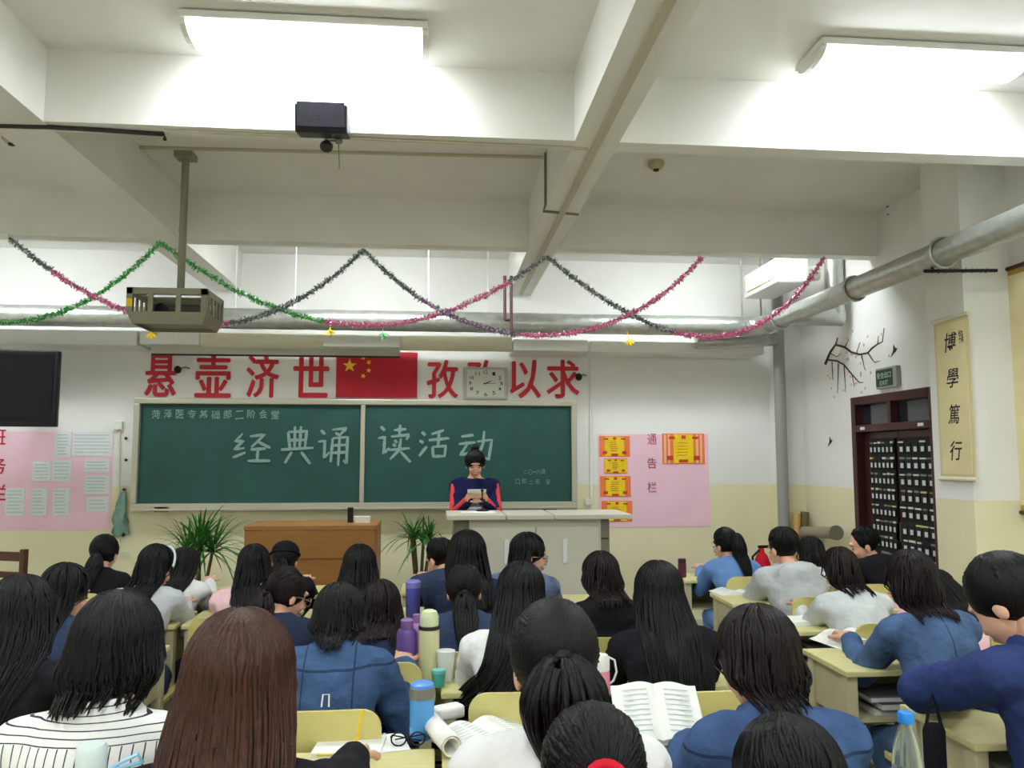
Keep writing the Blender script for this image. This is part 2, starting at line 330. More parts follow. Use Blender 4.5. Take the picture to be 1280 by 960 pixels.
def chalk(ch, x0, y0, x1, y1, w=.031):
    m = MB(); P0, P1 = PY(x0, y1, YB-.058), PY(x1, y0, YB-.058); W, H = P1.x-P0.x, P1.z-P0.z
    for st in STROKES[ch]:
        q = []
        for i in range(len(st)-1):
            for k in range(5): t = k/5; q.append((st[i][0]*(1-t)+st[i+1][0]*t, st[i][1]*(1-t)+st[i+1][1]*t))
        q.append(st[-1]); q = [(P0.x+a*W, P0.z+b*H) for a, b in q]; L, R = [], []
        for i, (a, b) in enumerate(q):
            c, d = q[min(i+1, len(q)-1)], q[max(i-1, 0)]; dx, dz = c[0]-d[0], c[1]-d[1]; l = math.hypot(dx, dz) or 1
            ww = w*(.55+.45*math.sin(PI*(i+.6)/(len(q)+.2)))/2*random.uniform(.85, 1.1)
            L.append((a-dz/l*ww, b+dx/l*ww)); R.append((a+dz/l*ww, b-dx/l*ww))
        o = len(m.v); n = len(q); yy_ = YB-.0575-.0003*STROKES[ch].index(st); m.v += [(a, yy_, b) for a, b in L]+[(a, yy_, b) for a, b in R]
        m.f += [(o+i, o+n+i, o+n+i+1, o+i+1) for i in range(n-1)]
    child(m, 'chalk_character', M_CHALK, bb)
for ch, r in zip('经典诵读活动', [(288, 540, 340, 580), (350, 533, 393, 580), (395, 534, 439, 580), (470, 531, 514, 576), (523, 537, 562, 573), (572, 538, 617, 577)]): chalk(ch, *r)
M_CHALK2 = mat('faint_chalk', S(124, 158, 150), .9, noise=.3, nscale=60)
for i, ch in enumerate('菏泽医专基础部二阶会堂'):
    c = PY(195+i*14.9, 518, YB-.0575); child(text_mb(ch, c+Vector((0, 0, random.uniform(-.006, .006))), Matrix.Rotation(random.uniform(-.1, .1), 3, 'Y') @ FR, FU, .078, .084, .001, .012), 'chalk_character', M_CHALK2, bb)
for ch, px_, py_ in [('二', 657, 590), ('〇', 663, 590), ('一', 668, 590), ('六', 673, 590), ('级', 679, 589), ('口', 647, 602), ('腔', 655, 601), ('二', 664, 603), ('班', 672, 602), ('宣', 685, 602)]:
    child(text_mb(ch, PY(px_, py_, YB-.0575), FR, FU, .042, .05 if ch not in '二一' else (.03 if ch == '二' else .006), .001, 0), 'chalk_character', M_CHALK2, bb)
# ------------------------------------------------------------------ red lettering and flag above the board
for ch, x0, y0, x1, y1, lb in [('悬', 180, 443, 222, 496, 'red wall character at the far left above the blackboard'), ('壶', 243, 443, 290, 497, 'second red wall character from the left above the blackboard'),
        ('济', 307, 443, 350, 497, 'third red wall character from the left above the blackboard'), ('世', 366, 443, 412, 497, 'red wall character just left of the flag'),
        ('孜', 533, 450, 573, 498, 'red wall character between the flag and the clock'), ('孜', 583, 450, 623, 498, 'red wall character mostly hidden behind the clock'),
        ('以', 637, 450, 676, 498, 'red wall character just right of the clock'), ('求', 683, 450, 724, 498, 'red wall character at the far right above the blackboard')]:
    a, b = PY(x0, y1, YB), PY(x1, y0, YB)
    m = MB()
    for k_, (ox, oz) in enumerate(((0, 0), (-.0075, 0), (.0075, 0), (0, .006), (0, -.006))):
        q_ = text_mb(ch, (a+b)/2+Vector((ox, -.001, oz)), FR, FU, b.x-a.x-.016, b.z-a.z-.012, .010+.0006*k_, 0); m.add(q_.v, q_.f)
    c = (a+b)/2; m.v = [tuple(Vector(v)-c) for v in m.v]
    o = m.build('wall_character', M_RED); o.location = c; o['label'] = lb; o['category'] = 'lettering'; o['group'] = 'red characters above the blackboard'
a, b = PY(420, 497, YB), PY(522, 441, YB)
fl = thing('flag', 'red flag with five yellow stars pinned flat above the blackboard', 'flag', ((a.x+b.x)/2, YB-.01, a.z))
m = MB(); NX, NZ = 24, 6; W, H = b.x-a.x, b.z-a.z
for s_ in (0, .006):
    for j in range(NZ+1):
        for i in range(NX+1): m.v.append((W*(i/NX-.5), -.008-s_-.006*math.sin(i*.9+j*.3), H*j/NZ))
n1 = (NX+1)*(NZ+1)
for j in range(NZ):
    for i in range(NX):
        k = j*(NX+1)+i; m.f.append((k+n1, k+n1+1, k+n1+NX+2, k+n1+NX+1)); m.f.append((k, k+NX+1, k+NX+2, k+1))
m.build('flag_cloth', M_FLAG, fl, smooth=180)
def star(px_, py_, r, rot=0):
    c = PY(px_, py_, YB-.03); pts = [(r*(1 if k % 2 == 0 else .4)*math.sin(PI*k/5+rot), r*(1 if k % 2 == 0 else .4)*math.cos(PI*k/5+rot)) for k in range(10)]
    child(MB().prism(pts[::-1], c, FR, FU, -.002), 'star', M_YELLOW, fl)
star(437, 457, .072)
for x, y, r in ((454, 447, .3), (461, 453, .7), (461, 463, .1), (454, 470, .5)): star(x, y, .028, r)
# ------------------------------------------------------------------ clock
a, b = PY(579, 500, YB), PY(634, 460, YB); cx, cz = (a.x+b.x)/2, (a.z+b.z)/2; W = b.x-a.x; H = b.z-a.z
ck = thing('wall_clock', 'rounded square pale wall clock hanging above the blackboard, over a red character', 'clock', (cx, YB-.02, cz))
MB().box((0, -.015, 0), (W, .05, H)).build('case', mat('clock_case', S(176, 178, 168), .4), ck, bevel=.015)
MB().box((0, -.042, 0), (W*.84, .006, H*.84)).build('dial', mat('clock_dial', S(206, 206, 194), .5), ck)
for h in range(12):
    an = PI*h/6; x, z = W*.35*math.sin(an)*(1.05 if h % 3 else 1), H*.34*math.cos(an)
    text_mb(str(12 if h == 0 else h), (x, -.0455, z), FR, FU, .03 if h not in (0, 10, 11) else .042, .036, .001, .01).build('numeral', M_INK, ck)
for an, L, w_ in ((PI*.5*1.0, .10, .008), (PI*.36, .07, .012)):
    d = Vector((math.sin(an), 0, math.cos(an))); n_ = Vector((d.z, 0, -d.x))
    MB().prism([(-.02, -w_/2), (L, -w_/4), (L, w_/4), (-.02, w_/2)], (0, -.049, 0), d, n_, .002).build('hand', M_INK, ck)
# ------------------------------------------------------------------ television
c = PY(5, 485, 7.2); tv = thing('television', 'black flat television on a wall bracket at the left edge', 'television', c, math.radians(7))
MB().box((0, 0, 0), (.86, .07, .66)).build('casing', M_BLACK, tv, bevel=.012)
MB().box((0, -.037, .01), (.78, .006, .56)).build('screen', M_SCREEN, tv)
MB().box((0, .09, 0), (.42, .1, .38)).build('back_housing', M_BLACK, tv, bevel=.02)
MB().box((0, .42, 0), (.1, .6, .1)).build('wall_bracket', M_DARK, tv)
# ------------------------------------------------------------------ notice boards
def notice(name, label, x0, y0, x1, y1):
    a, b = PY(x0, y1, YB), PY(x1, y0, YB); t = thing(name, label, 'notice board', ((a.x+b.x)/2, YB-.004, a.z))
    child(MB().span((a.x, YB-.004, a.z), (b.x, YB, b.z)), 'backing_paper', M_PINK, t); return t
def on_wall(t, x0, y0, x1, y1, name, m, d=.008, **k):
    a, b = PY(x0, y1, YB), PY(x1, y0, YB); return child(MB().span((a.x, YB-d, a.z), (b.x, YB-d+.003, b.z)), name, m, t, **k)
nl = notice('notice_board', 'pink paper notice board with white sheets under the television', -110, 540, 143, 664)
for r in ((68, 540, 90, 572), (90, 540, 142, 570), (105, 574, 138, 590), (40, 577, 64, 602), (65, 575, 90, 602), (105, 594, 138, 618), (6, 610, 32, 645), (38, 610, 60, 645), (65, 610, 88, 645), (108, 621, 136, 640)):
    sh = on_wall(nl, *r, 'sheet', M_SHEET)
    n = max(3, int((r[3]-r[1])/4))
    m = MB()
    for k in range(1, n):
        y = r[1]+(r[3]-r[1])*k/n; p = PY(r[0]+3, y, YB-.0085); q = PY(r[2]-3-random.uniform(0, 6), y, YB-.0085); m.span((p.x, p.y-.0006, p.z), (q.x, p.y, p.z+.006))
    child(m, 'print_lines', mat('faint_print', S(178, 190, 196), .8) if 'faint_print' not in MATS else MATS['faint_print'], nl)
for ch, y in (('班', 546), ('务', 582), ('栏', 616)):
    child(text_mb(ch, PY(-3, y, YB-.006), FR, FU, .15, .16, .002, .01), 'notice_character', mat('notice_red', S(190, 30, 60), .7) if 'notice_red' not in MATS else MATS['notice_red'], nl)
nr = notice('notice_board', 'pink paper notice board with orange and yellow certificates beside the blackboard', 748, 543, 885, 659)
def cert(x0, y0, x1, y1, wide=.5):
    t = on_wall(nr, x0, y0, x1, y1, 'certificate', M_CERT_O, .008)
    w_ = x1-x0; h = y1-y0
    for f0, f1, m in ((.5-wide/2, .5+wide/2, M_CERT_Y),):
        on_wall(nr, x0+w_*f0, y0+1, x0+w_*f1, y1-1, 'certificate_panel', m, .0105)
    for cxx, cyy, ww, hh in ((.5, .12, .1, .12), (.22, .14, .14, .08), (.78, .14, .14, .08), (.5, .9, .22, .1), (.18, .8, .14, .14), (.82, .8, .14, .14)):
        on_wall(nr, x0+w_*(cxx-ww/2), y0+h*(cyy-hh/2), x0+w_*(cxx+ww/2), y0+h*(cyy+hh/2), 'certificate_motif', M_CERT_R, .0125)
    m = MB()
    for k in range(5):
        p = PY(x0+w_*.36, y0+h*(.32+.1*k), YB-.0125); q = PY(x0+w_*random.uniform(.55, .64), y0+h*(.32+.1*k), YB-.0125); m.span((p.x, p.y, p.z), (q.x, p.y+.001, p.z+.005))
    child(m, 'print_lines', M_CERT_R, nr)
cert(749, 545, 787, 571, .62); cert(755, 573, 784, 592, .97); cert(750, 595, 788, 621, .62); cert(752, 626, 790, 652, .62); cert(828, 542, 880, 580, .46)
for x in (831, 836, 871, 876): on_wall(nr, x-1, 543, x+1, 579, 'certificate_band', mat('certificate_pale', S(250, 190, 150), .6) if x == 831 else MATS['certificate_pale'], .0105)
for ch, y in (('通', 549), ('告', 579), ('栏', 609)): child(text_mb(ch, PY(815, y, YB-.006), FR, FU, .095, .11, .001, 0), 'notice_character', M_CHAR_R, nr)
# ------------------------------------------------------------------ small fittings on the front wall
def single(mb, name, m, label, cat, at, group=None, **k):
    at = Vector(at); mb.v = [tuple(Vector(v)-at) for v in mb.v]; o = mb.build(name, m, None, **k); o.location = at; o['label'] = label; o['category'] = cat
    if group: o['group'] = group
    return o
def wbox(x0, y0, x1, y1, d, name, m, label, cat, bevel=.004, **k):
    a, b = PY(x0, y1, YB), PY(x1, y0, YB); return single(MB().span((a.x, YB-d, a.z), (b.x, YB, b.z)), name, m, label, cat, (a+b)/2, bevel=bevel, **k)
wbox(143, 527, 154, 537, .04, 'junction_box', M_WHITE, 'small white junction box at the top of a wall conduit', 'box')
single(MB().tube([PY(149, 537, YB-.012), PY(149, 655, YB-.012), PY(150, 690, YB-.012)], .009, 8), 'conduit', M_CREAM, 'thin pale conduit running down from the junction box', 'conduit', PY(149, 690, YB), smooth=60)
wbox(152, 689, 162, 696, .02, 'wall_socket', M_CREAM, 'cream wall socket low beside the leafy plant', 'socket')
wbox(731, 623, 739, 631, .03, 'wall_switch', M_CREAM, 'cream wall switch between blackboard and pink notice', 'switch')
single(MB().tube([PY(738, 440, YB-.012), PY(739, 640, YB-.012)], .014, 8), 'conduit', M_WHITE, 'white vertical conduit right of the blackboard', 'conduit', PY(739, 640, YB), smooth=60)
for x, y in ((158, 548), (158, 575)): single(MB().lathe(PY(x, y, YB), [(.012, 0), (.014, .015), (.006, .03)], 10, (0, -1, 0)), 'wall_hook', M_DARK, 'small dark hook left of the blackboard, %s one' % ('upper' if y == 548 else 'lower'), 'hook', PY(x, y, YB), smooth=60)
gc = thing('cloth', 'grey green cleaning cloth hanging on a hook left of the blackboard', 'cloth', PY(156, 612, YB))
MB().lathe((0, 0, 0), [(.012, 0), (.014, .02), (.006, .05)], 10, (0, -1, 0)).build('hook', M_DARK, gc, smooth=60)
m = MB(); rings = []
for k in range(9):
    t = k/8; wd = .02+.07*t*(1.1-.4*t); rings.append([(wd*math.cos(2*PI*j/14)*(1+.25*math.sin(j*2.3+k))-.04*t*(1 if k < 6 else .3), -.04+.028*math.sin(2*PI*j/14)*(1+.3*math.sin(j*3)), -.02-.40*t+.03*math.sin(j*1.7)*t) for j in range(14)])
m.loft(rings).build('fabric', cloth('mop_green', S(136, 170, 154), .2, 20), gc, smooth=180)
for x, y, lb in ((225, 463, 'small black webcam over the leftmost red character'), (722, 472, 'small black webcam beside the rightmost red character')):
    c = PY(x, y, YB); t = thing('webcam', lb, 'camera', c)
    MB().ell((0, -.07, 0), (.035, .035, .038)).build('body', M_BLACK, t, smooth=180)
    MB().tube([(.09, 0, .02), (.06, -.03, .03), (0, -.06, .01)], .007, 8).build('arm', M_GREY, t, smooth=60)
# ------------------------------------------------------------------ trunking, screen housing and ducts
TY = 7.62
def tspan(x0, y0, x1, y1, yf, yb, name, m, label, cat, **k):
    a, b = PY(x0, y1, yf), PY(x1, y0, yf); return single(MB().span((a.x, yf, a.z), (b.x, yb, b.z)), name, m, label, cat, ((a.x+b.x)/2, (yf+yb)/2, a.z), **k)
tspan(-60, 413, 172, 429, TY, 7.998, 'cable_trunking', M_WHITE, 'white cable trunking along the wall above the television', 'trunking', bevel=.01)
tspan(174, 414, 250, 430, TY, 7.998, 'cable_trunking', M_WHITE, 'short white cable trunking under the projector cage', 'trunking', bevel=.01)
sh = thing('projection_screen', 'cream roller housing of a projection screen above the red characters', 'projection screen', PY(375, 430, TY))
a, b = PY(250, 428, TY), PY(640, 428, TY)
child(MB().tube([(a.x, TY+.06, a.z+.03), (b.x, TY+.06, a.z+.03)], .075, 16), 'roller_case', M_CREAM, sh, smooth=40)
a, b = PY(190, 440, TY+.06), PY(500, 440, TY+.06)
child(MB().span((a.x, TY+.04, a.z-.02), (b.x, TY+.06, a.z+.08)), 'screen_edge', mat('screen_cloth', S(186, 186, 174), .8), sh)
child(MB().tube([(a.x, TY+.05, a.z-.02), (b.x, TY+.05, a.z-.02)], .012, 8), 'bottom_rod', M_DARK, sh, smooth=60)
for xx in (a.x+.3, b.x-.3): child(MB().span((xx-.03, TY+.06, a.z+.06), (xx+.03, 7.999, a.z+.12)), 'bracket', M_GREY, sh)
tspan(404, 420, 500, 433, 7.5, 7.62, 'board_lamp', M_WHITE, 'white unlit board lamp left over the flag', 'lamp', bevel=.01)
tspan(642, 425, 735, 438, 7.5, 7.99, 'board_lamp', M_WHITE, 'white unlit board lamp over the right end of the blackboard', 'lamp', bevel=.01)
tspan(738, 429, 955, 440, 7.6, 7.998, 'cable_trunking', M_WHITE, 'white cable trunking right of the board lamps', 'trunking', bevel=.01)
DZ_ = PY(600, 403, 7.35).z; DXR = 3.08
dt = thing('air_duct', 'long silver air duct along the blackboard wall bending along the right wall', 'duct', (0, 7.35, DZ_))
def duct(pts, r, n=20): 
    q = []
    for i in range(len(pts)-1):
        k = max(2, int((Vector(pts[i+1])-Vector(pts[i])).length/.12))
        for j in range(k): q.append(Vector(pts[i]).lerp(Vector(pts[i+1]), j/k))
    q.append(Vector(pts[-1])); rr = [r*(1+.015*math.sin(i*2.1)+RNG.uniform(-.012, .012)) for i in range(len(q))]
    return MB().tube(q, rr, n)
child(duct([(-5.1, 7.35, DZ_), (2.93, 7.35, DZ_)], .095), 'duct_run', M_DUCT, dt, smooth=180)
arc = [(DXR-.15+.15*math.sin(t), 7.35-.15+.15*math.cos(t), DZ_) for t in [PI/2*k/6 for k in range(7)]]
child(MB().tube([(2.9, 7.35, DZ_)]+arc+[(DXR, 7.15, DZ_)], [.1, .1, .1, .098, .095, .092, .09, .088, .085], 20), 'elbow', M_DUCT, dt, smooth=60)
child(duct([(DXR, 7.17, DZ_), (DXR, 1.4, DZ_)], .08), 'duct_run', M_DUCT, dt, smooth=180)
rx_ = PY(1043, 350, 6.75).x
child(MB().tube([(rx_, 6.75, DZ_), (rx_, 6.75, CEIL)], .085, 18), 'riser', M_DUCT, dt, smooth=60)
child(MB().tube([(DXR, 6.75, DZ_), (rx_+.05, 6.75, DZ_)], .085, 18), 'riser_elbow', M_DUCT, dt, smooth=60)
for y in (6.9, 5.6, 4.55, 3.2): child(MB().tube([(DXR+.09*math.cos(t), y, DZ_+.09*math.sin(t)) for t in [2*PI*k/16 for k in range(17)]], .012, 6), 'joint_band', M_DUCT, dt, smooth=60)
sp = PX(1010, 400, 3.3)
child(duct([(2.5, 7.52, DZ_-.14), (3.3, 7.5, DZ_-.1)], .06), 'branch', M_DUCT, dt, smooth=180)
for x, lb in ((293, 'first'), (368, 'second'), (535, 'third'), (610, 'fourth'), (928, 'fifth'), (952, 'last')):
    p = PY(x, 398, 7.34); single(MB().tube([(p.x, 7.35, DZ_+.08), (p.x, 7.35, CEIL)], .008, 6), 'hanger_rod', M_WHITE if x < 900 else M_GREY, 'thin rod hanging the wall duct, %s from the left' % lb, 'rod', (p.x, 7.35, CEIL), 'duct hanger rods', smooth=60)
br = thing('pipe_bracket', 'dark red steel bracket hanging from the long beam to the duct', 'bracket', PY(636, 366, 7.1))
for x in (631, 639): child(MB().tube([PY(x, 345, 7.1), PY(x, 413 if x == 639 else 400, 7.1)], .016, 6), 'bracket_bar', mat('bracket_red', S(96, 44, 54), .5) if x == 631 else MATS['bracket_red'], br)
child(MB().tube([PY(631, 400, 7.1), PY(639, 400, 7.1)], .012, 6), 'bracket_bar', MATS['bracket_red'], br)
pp = PY(975, 600, 7.66); single(MB().tube([(pp.x, 7.6, 0), (pp.x, 7.6, 2.2), (pp.x, 7.6, CEIL)], .055, 18), 'standpipe', mat('pipe_grey', S(150, 152, 146), .45), 'grey vertical standpipe in the right front corner', 'pipe', (pp.x, 7.6, 0), smooth=60)
acp = PY(968, 336, 6.62)
ac = thing('air_outlet', 'white air outlet box with yellow louvre hung by the right front corner', 'air conditioner', (acp.x, 6.98, acp.z-.01))
MB().box((.16, 0, 0), (.30, .74, .22)).build('casing', M_WHITE, ac, bevel=.015)
MB().box((.005, .0, 0), (.01, .54, .13)).build('grille', mat('grille_yellow', S(190, 182, 110), .5), ac)
for k in range(12): MB().box((-.004, -.25+.0455*k, 0), (.016, .007, .13)).build('louvre', M_CREAM, ac)
MB().tube([(.3, -.1, .02), (.52, -.1, .04)], .07, 16).build('collar_duct', M_WHITE, ac, smooth=60)
for s_ in (-.28, .28): MB().tube([(.16, s_, .1), (.16, s_, CEIL-acp.z+.01)], .008, 6).build('hanger', M_GREY, ac)
# ------------------------------------------------------------------ projector in its cage
pc = PY(222, 360, 5.35); bz = PY(222, 409, 5.3).z; tz = PY(222, 361, 5.2).z
pj = thing('projector_cage', 'grey metal projector cage on a pole from the ceiling', 'projector', (pc.x, 5.35, bz))
M_CAGE = mat('cage_grey', S(146, 144, 126), .5, metal=.1)
w2, d2, hh = .245, .2, tz-bz-.005
MB().box((0, 0, .03), (w2*2-.04, d2*2-.04, .012)).build('tray', M_CAGE, pj)
MB().loft([[(-w2+.03, -d2+.03, 0), (w2-.03, -d2+.03, 0), (w2-.03, d2-.03, 0), (-w2+.03, d2-.03, 0)], [(-w2, -d2, .075), (w2, -d2, .075), (w2, d2, .075), (-w2, d2, .075)]], cap=False).build('skirt', M_CAGE, pj)
for sx in (-1, 1):
    for sy in (-1, 1): MB().box((sx*(w2-.018), sy*(d2-.018), (hh+.075)/2), (.036, .036, hh-.075)).build('corner_post', M_CAGE, pj)
for x in (-.10, .07):
    for sy in (-1, 1): MB().box((x, sy*(d2-.008), (hh+.075)/2), (.03, .014, hh-.075)).build('bar', M_CAGE, pj)
for y in (-.12, -.04, .04, .12):
    for sx in (-1, 1): MB().box((sx*(w2-.008), y, (hh+.075)/2), (.012, .022, hh-.075)).build('bar', M_CAGE, pj)
for sy in (-1, 1): MB().box((0, sy*(d2-.018), hh-.02), (w2*2, .036, .04)).build('top_rail', M_CAGE, pj)
for sx in (-1, 1): MB().box((sx*(w2-.018), 0, hh-.02), (.036, d2*2-.07, .04)).build('top_rail', M_CAGE, pj)
for y in (-.09, .09): MB().box((0, y, hh-.012), (w2*2-.07, .03, .012)).build('top_slat', M_CAGE, pj)
pr = MB().box((.02, .03, .10), (.32, .24, .09)).build('projector', mat('projector_grey', S(70, 68, 78), .4), pj, bevel=.015)
MB().lathe((-.06, -.09, .105), [(.03, 0), (.04, .02), (.038, .035), (.02, .035)], 16, (0, -1, 0)).build('lens', M_SCREEN, pr, smooth=40)
MB().box((-w2+.02, -d2-.001, .13), (.035, .004, .05)).build('warning_sticker', M_YELLOW, pj)
MB().tube([(.02, 0, hh), (.02, 0, CEIL-bz)], .024, 14).build('pole', M_CAGE, pj, smooth=60)
MB().box((.02, 0, CEIL-bz-.02), (.12, .12, .04)).build('ceiling_plate', M_CAGE, pj, bevel=.004)
MB().box((.02, -.03, (CEIL-bz)*.55), (.03, .02, .03)).build('clamp', M_CAGE, pj)
# ------------------------------------------------------------------ loudspeaker and ceiling camera on the beam
c = PY(404, 152, 3.86); ls = thing('loudspeaker', 'black loudspeaker on the ceiling beam under the lamp', 'loudspeaker', c)
R = Matrix.Rotation(math.radians(12), 3, 'X')
MB().box((0, 0, 0), (.25, .16, .135), R).build('cabinet', M_BLACK, ls, bevel=.01)
MB().box((0, -.082, -.0), (.225, .01, .115), R).build('grille', mat('speaker_grille', S(28, 26, 40), .8, bump=.5, bscale=300), ls)
MB().box((0, .1, 0), (.06, .08, .04)).build('mount', M_DARK, ls)
c = PY(408, 183, 3.95); dc = thing('ceiling_camera', 'small dark camera under the black loudspeaker', 'camera', c)
MB().ell((0, 0, 0), (.033, .033, .03)).build('body', M_DARK, dc, smooth=180); MB().tube([(0, .01, .02), (0, .03, .075)], .014, 8).build('stem', M_GREY, dc)
MB().ell((.06, 0, .03), (.02, .016, .016)).build('sensor', M_GREY, dc, smooth=180); MB().tube([(.06, 0, .03), (.066, 0, -.11)], .003, 5).build('cable', M_GREY, dc); MB().tube([(.06, 0, .03), (0, .02, .04)], .006, 5).build('arm', M_GREY, dc)
# ------------------------------------------------------------------ ceiling conduits, detectors
CT = mat('conduit_tan', S(196, 190, 168), .6)
def wire(pts, r, name, m, label, cat): single(MB().tube(pts, r, 6), name, m, label, cat, pts[0], smooth=60)
wire([PZ(-60, 156, BEAM-.012), PZ(20, 158, BEAM-.012), PZ(60, 159, BEAM-.012), PZ(130, 163, BEAM-.012), PZ(205, 168, BEAM-.012), PZ(206, 174, BEAM-.02)], .011, 'cable', M_DARK, 'dark cable clipped under the ceiling beam at the left', 'cable')
wire([PZ(205, 163, BEAM-.008), PZ(470, 174, BEAM-.008), PZ(735, 186, BEAM-.008)], .008, 'conduit', CT, 'thin conduit running along under the lamp beam', 'conduit')
cq = [PZ(160, 184, CEIL-.01), PZ(690, 197, CEIL-.01)]
wire(cq, .011, 'conduit', CT, 'thin conduit across the ceiling to the projector pole', 'conduit')
wire([Vector((.69, cq[1].y-.1, CEIL-.02)), Vector((.69, cq[1].y-.1, BEAM+.0)), Vector((.69, cq[1].y+.0, BEAM-.012)), Vector((.935, cq[1].y+.05, BEAM-.012))], .009, 'conduit', M_GREY, 'thin grey conduit bent down the side of the long beam', 'conduit')
single(MB().span((.80, 1.0, BEAM-.02), (.84, 7.9, BEAM-.004)), 'cable_channel', CT, 'narrow tan cable channel under the long ceiling beam', 'channel', (.82, 4, BEAM))
for x, y, lb in ((15, 175, 'round smoke detector on the ceiling at the left edge'), (820, 208, 'round smoke detector on the ceiling right of the long beam')):
    c = PZ(x, y-6, CEIL); t = thing('smoke_detector', lb, 'smoke detector', c)
    MB().lathe((0, 0, 0), [(.02, 0), (.055, -.005), (.055, -.03), (.04, -.05), (.02, -.055)], 18).build('body', mat('detector', S(190, 180, 140), .5) if 'detector' not in MATS else MATS['detector'], t, smooth=40)
    MB().lathe((0, 0, -.05), [(.02, 0), (.02, -.015), (.008, -.02)], 12).build('sensor', M_DARK, t, smooth=40)
c = PZ(1113, 258, CEIL); t = thing('sprinkler', 'small dark sprinkler head on the ceiling near the right wall', 'sprinkler', c)
MB().lathe((0, 0, 0), [(.03, 0), (.03, -.008), (.01, -.012), (.01, -.06), (.03, -.064), (.03, -.07), (.004, -.072)], 12).build('head', M_DARK, t, smooth=40)
MB().box((.02, 0, -.09), (.05, .02, .03)).build('deflector', M_DARK, t)
c = PY(1194, 340, 4.62); t = thing('feather_duster', 'black bristled rod hanging from the duct near the column', 'duster', c)
m = MB(); m.tube([PY(1155, 339, 4.62)-c, PY(1246, 338, 4.62)-c], .011, 8)
for k in range(90):
    a = RNG.uniform(0, 1); p = PY(1155+91*a, 339-a, 4.62)-c; d = Vector((RNG.uniform(-.5, .5), RNG.uniform(-1, 1), RNG.uniform(-1, 1))).normalized()*.02
    m.tube([p, p+d], [.004, .001], 4)
m.build('bristles', M_BLACK, t); MB().tube([PY(1166, 338, 4.62)-c, PY(1163, 325, 4.62)-c, Vector((DXR, 4.62, DZ_-.07))-c], .008, 6).build('hook', M_DARK, t)
# ------------------------------------------------------------------ tinsel garlands
TIN = {'green': mat('green_tinsel', S(60, 190, 80), .3, metal=.45), 'pink': mat('pink_tinsel', S(240, 110, 176), .3, metal=.45), 'dark': mat('dark_tinsel', S(120, 134, 140), .3, metal=.45), 'violet': mat('violet_tinsel', S(150, 120, 165), .3, metal=.45)}
for m_ in TIN.values():  # sparkle painted into the tinsel colour: noise specks of near-white as glints
    nt = m_.node_tree; p_ = nt.nodes['Principled BSDF']; tc = nt.nodes.new('ShaderNodeTexCoord'); n_ = nt.nodes.new('ShaderNodeTexNoise'); n_.inputs['Scale'].default_value = 70; n_.inputs['Detail'].default_value = 1
    r_ = nt.nodes.new('ShaderNodeValToRGB'); c_ = tuple(p_.inputs['Base Color'].default_value); r_.color_ramp.elements[0].position = .5; r_.color_ramp.elements[0].color = c_; r_.color_ramp.elements[1].position = .7; r_.color_ramp.elements[1].color = (.95, .95, .95, 1)
    nt.links.new(tc.outputs['Object'], n_.inputs['Vector']); nt.links.new(n_.outputs['Fac'], r_.inputs[0]); nt.links.new(r_.outputs[0], p_.inputs['Base Color'])
def garland(pts, cols, Y, label):
    # pts: swag through three pixels on the plane of the beam, cols: (end fraction, colour)
    P = [PY(x, y, Y) for x, y in pts]; t = thing('tinsel_garland', label, 'garland', P[0], 0, 'tinsel garlands'); o = P[0]
    xs = [p.x for p in P]; zs = [p.z for p in P]; co = np.polyfit(xs, zs, min(len(P)-1, 4)); N = 260
    prev = 0
    for end, c in cols:
        m = MB(); path = []
        k0, k1 = int(prev*N), int(end*N)
        for k in range(k0, k1+1):
            x = xs[0]+(xs[-1]-xs[0])*k/N; path.append(Vector((x, Y, float(np.polyval(co, x))))-o)
        m.tube(path, .012, 5)
        for k in range(len(path)-1):
            for _ in range(int(9)):
                p = path[k].lerp(path[k+1], random.random()); d = Vector((random.gauss(0, 1), random.gauss(0, 1), random.gauss(0, 1))).normalized()
                s = d.cross(Vector((random.gauss(0, 1), random.gauss(0, 1), random.gauss(0, 1)))).normalized()*.006; L = random.uniform(.014, .036)
                m.add([p-s, p+s, p+d*L+s*.6, p+d*L-s*.6], [(0, 1, 2, 3)])
        m.build('tinsel', TIN[c], t); prev = end
GY = 6.1
garland([(-190, 300), (-60, 392), (0, 403), (100, 380), (200, 303)], [(1, 'green')], GY, 'green tinsel garland swag at the left edge')
garland([(12, 297), (100, 362), (180, 394), (240, 408), (355, 383), (455, 312)], [(.12, 'dark'), (.62, 'pink'), (1, 'dark')], GY-.05, 'dark and pink tinsel garland swag passing behind the projector cage')
garland([(200, 303), (350, 386), (440, 408), (540, 393), (640, 352), (683, 320)], [(.42, 'green'), (.9, 'pink'), (1, 'dark')], GY-.02, 'green and pink tinsel garland swag left of the long beam')
garland([(455, 312), (545, 385), (650, 418), (750, 408), (877, 322)], [(.15, 'dark'), (.45, 'violet'), (1, 'pink')], GY-.07, 'violet and pink tinsel garland swag crossing the long beam')
garland([(683, 320), (765, 380), (840, 414), (950, 405), (1030, 322)], [(.45, 'dark'), (1, 'pink')], GY-.04, 'dark and pink tinsel garland swag ending at the air duct')
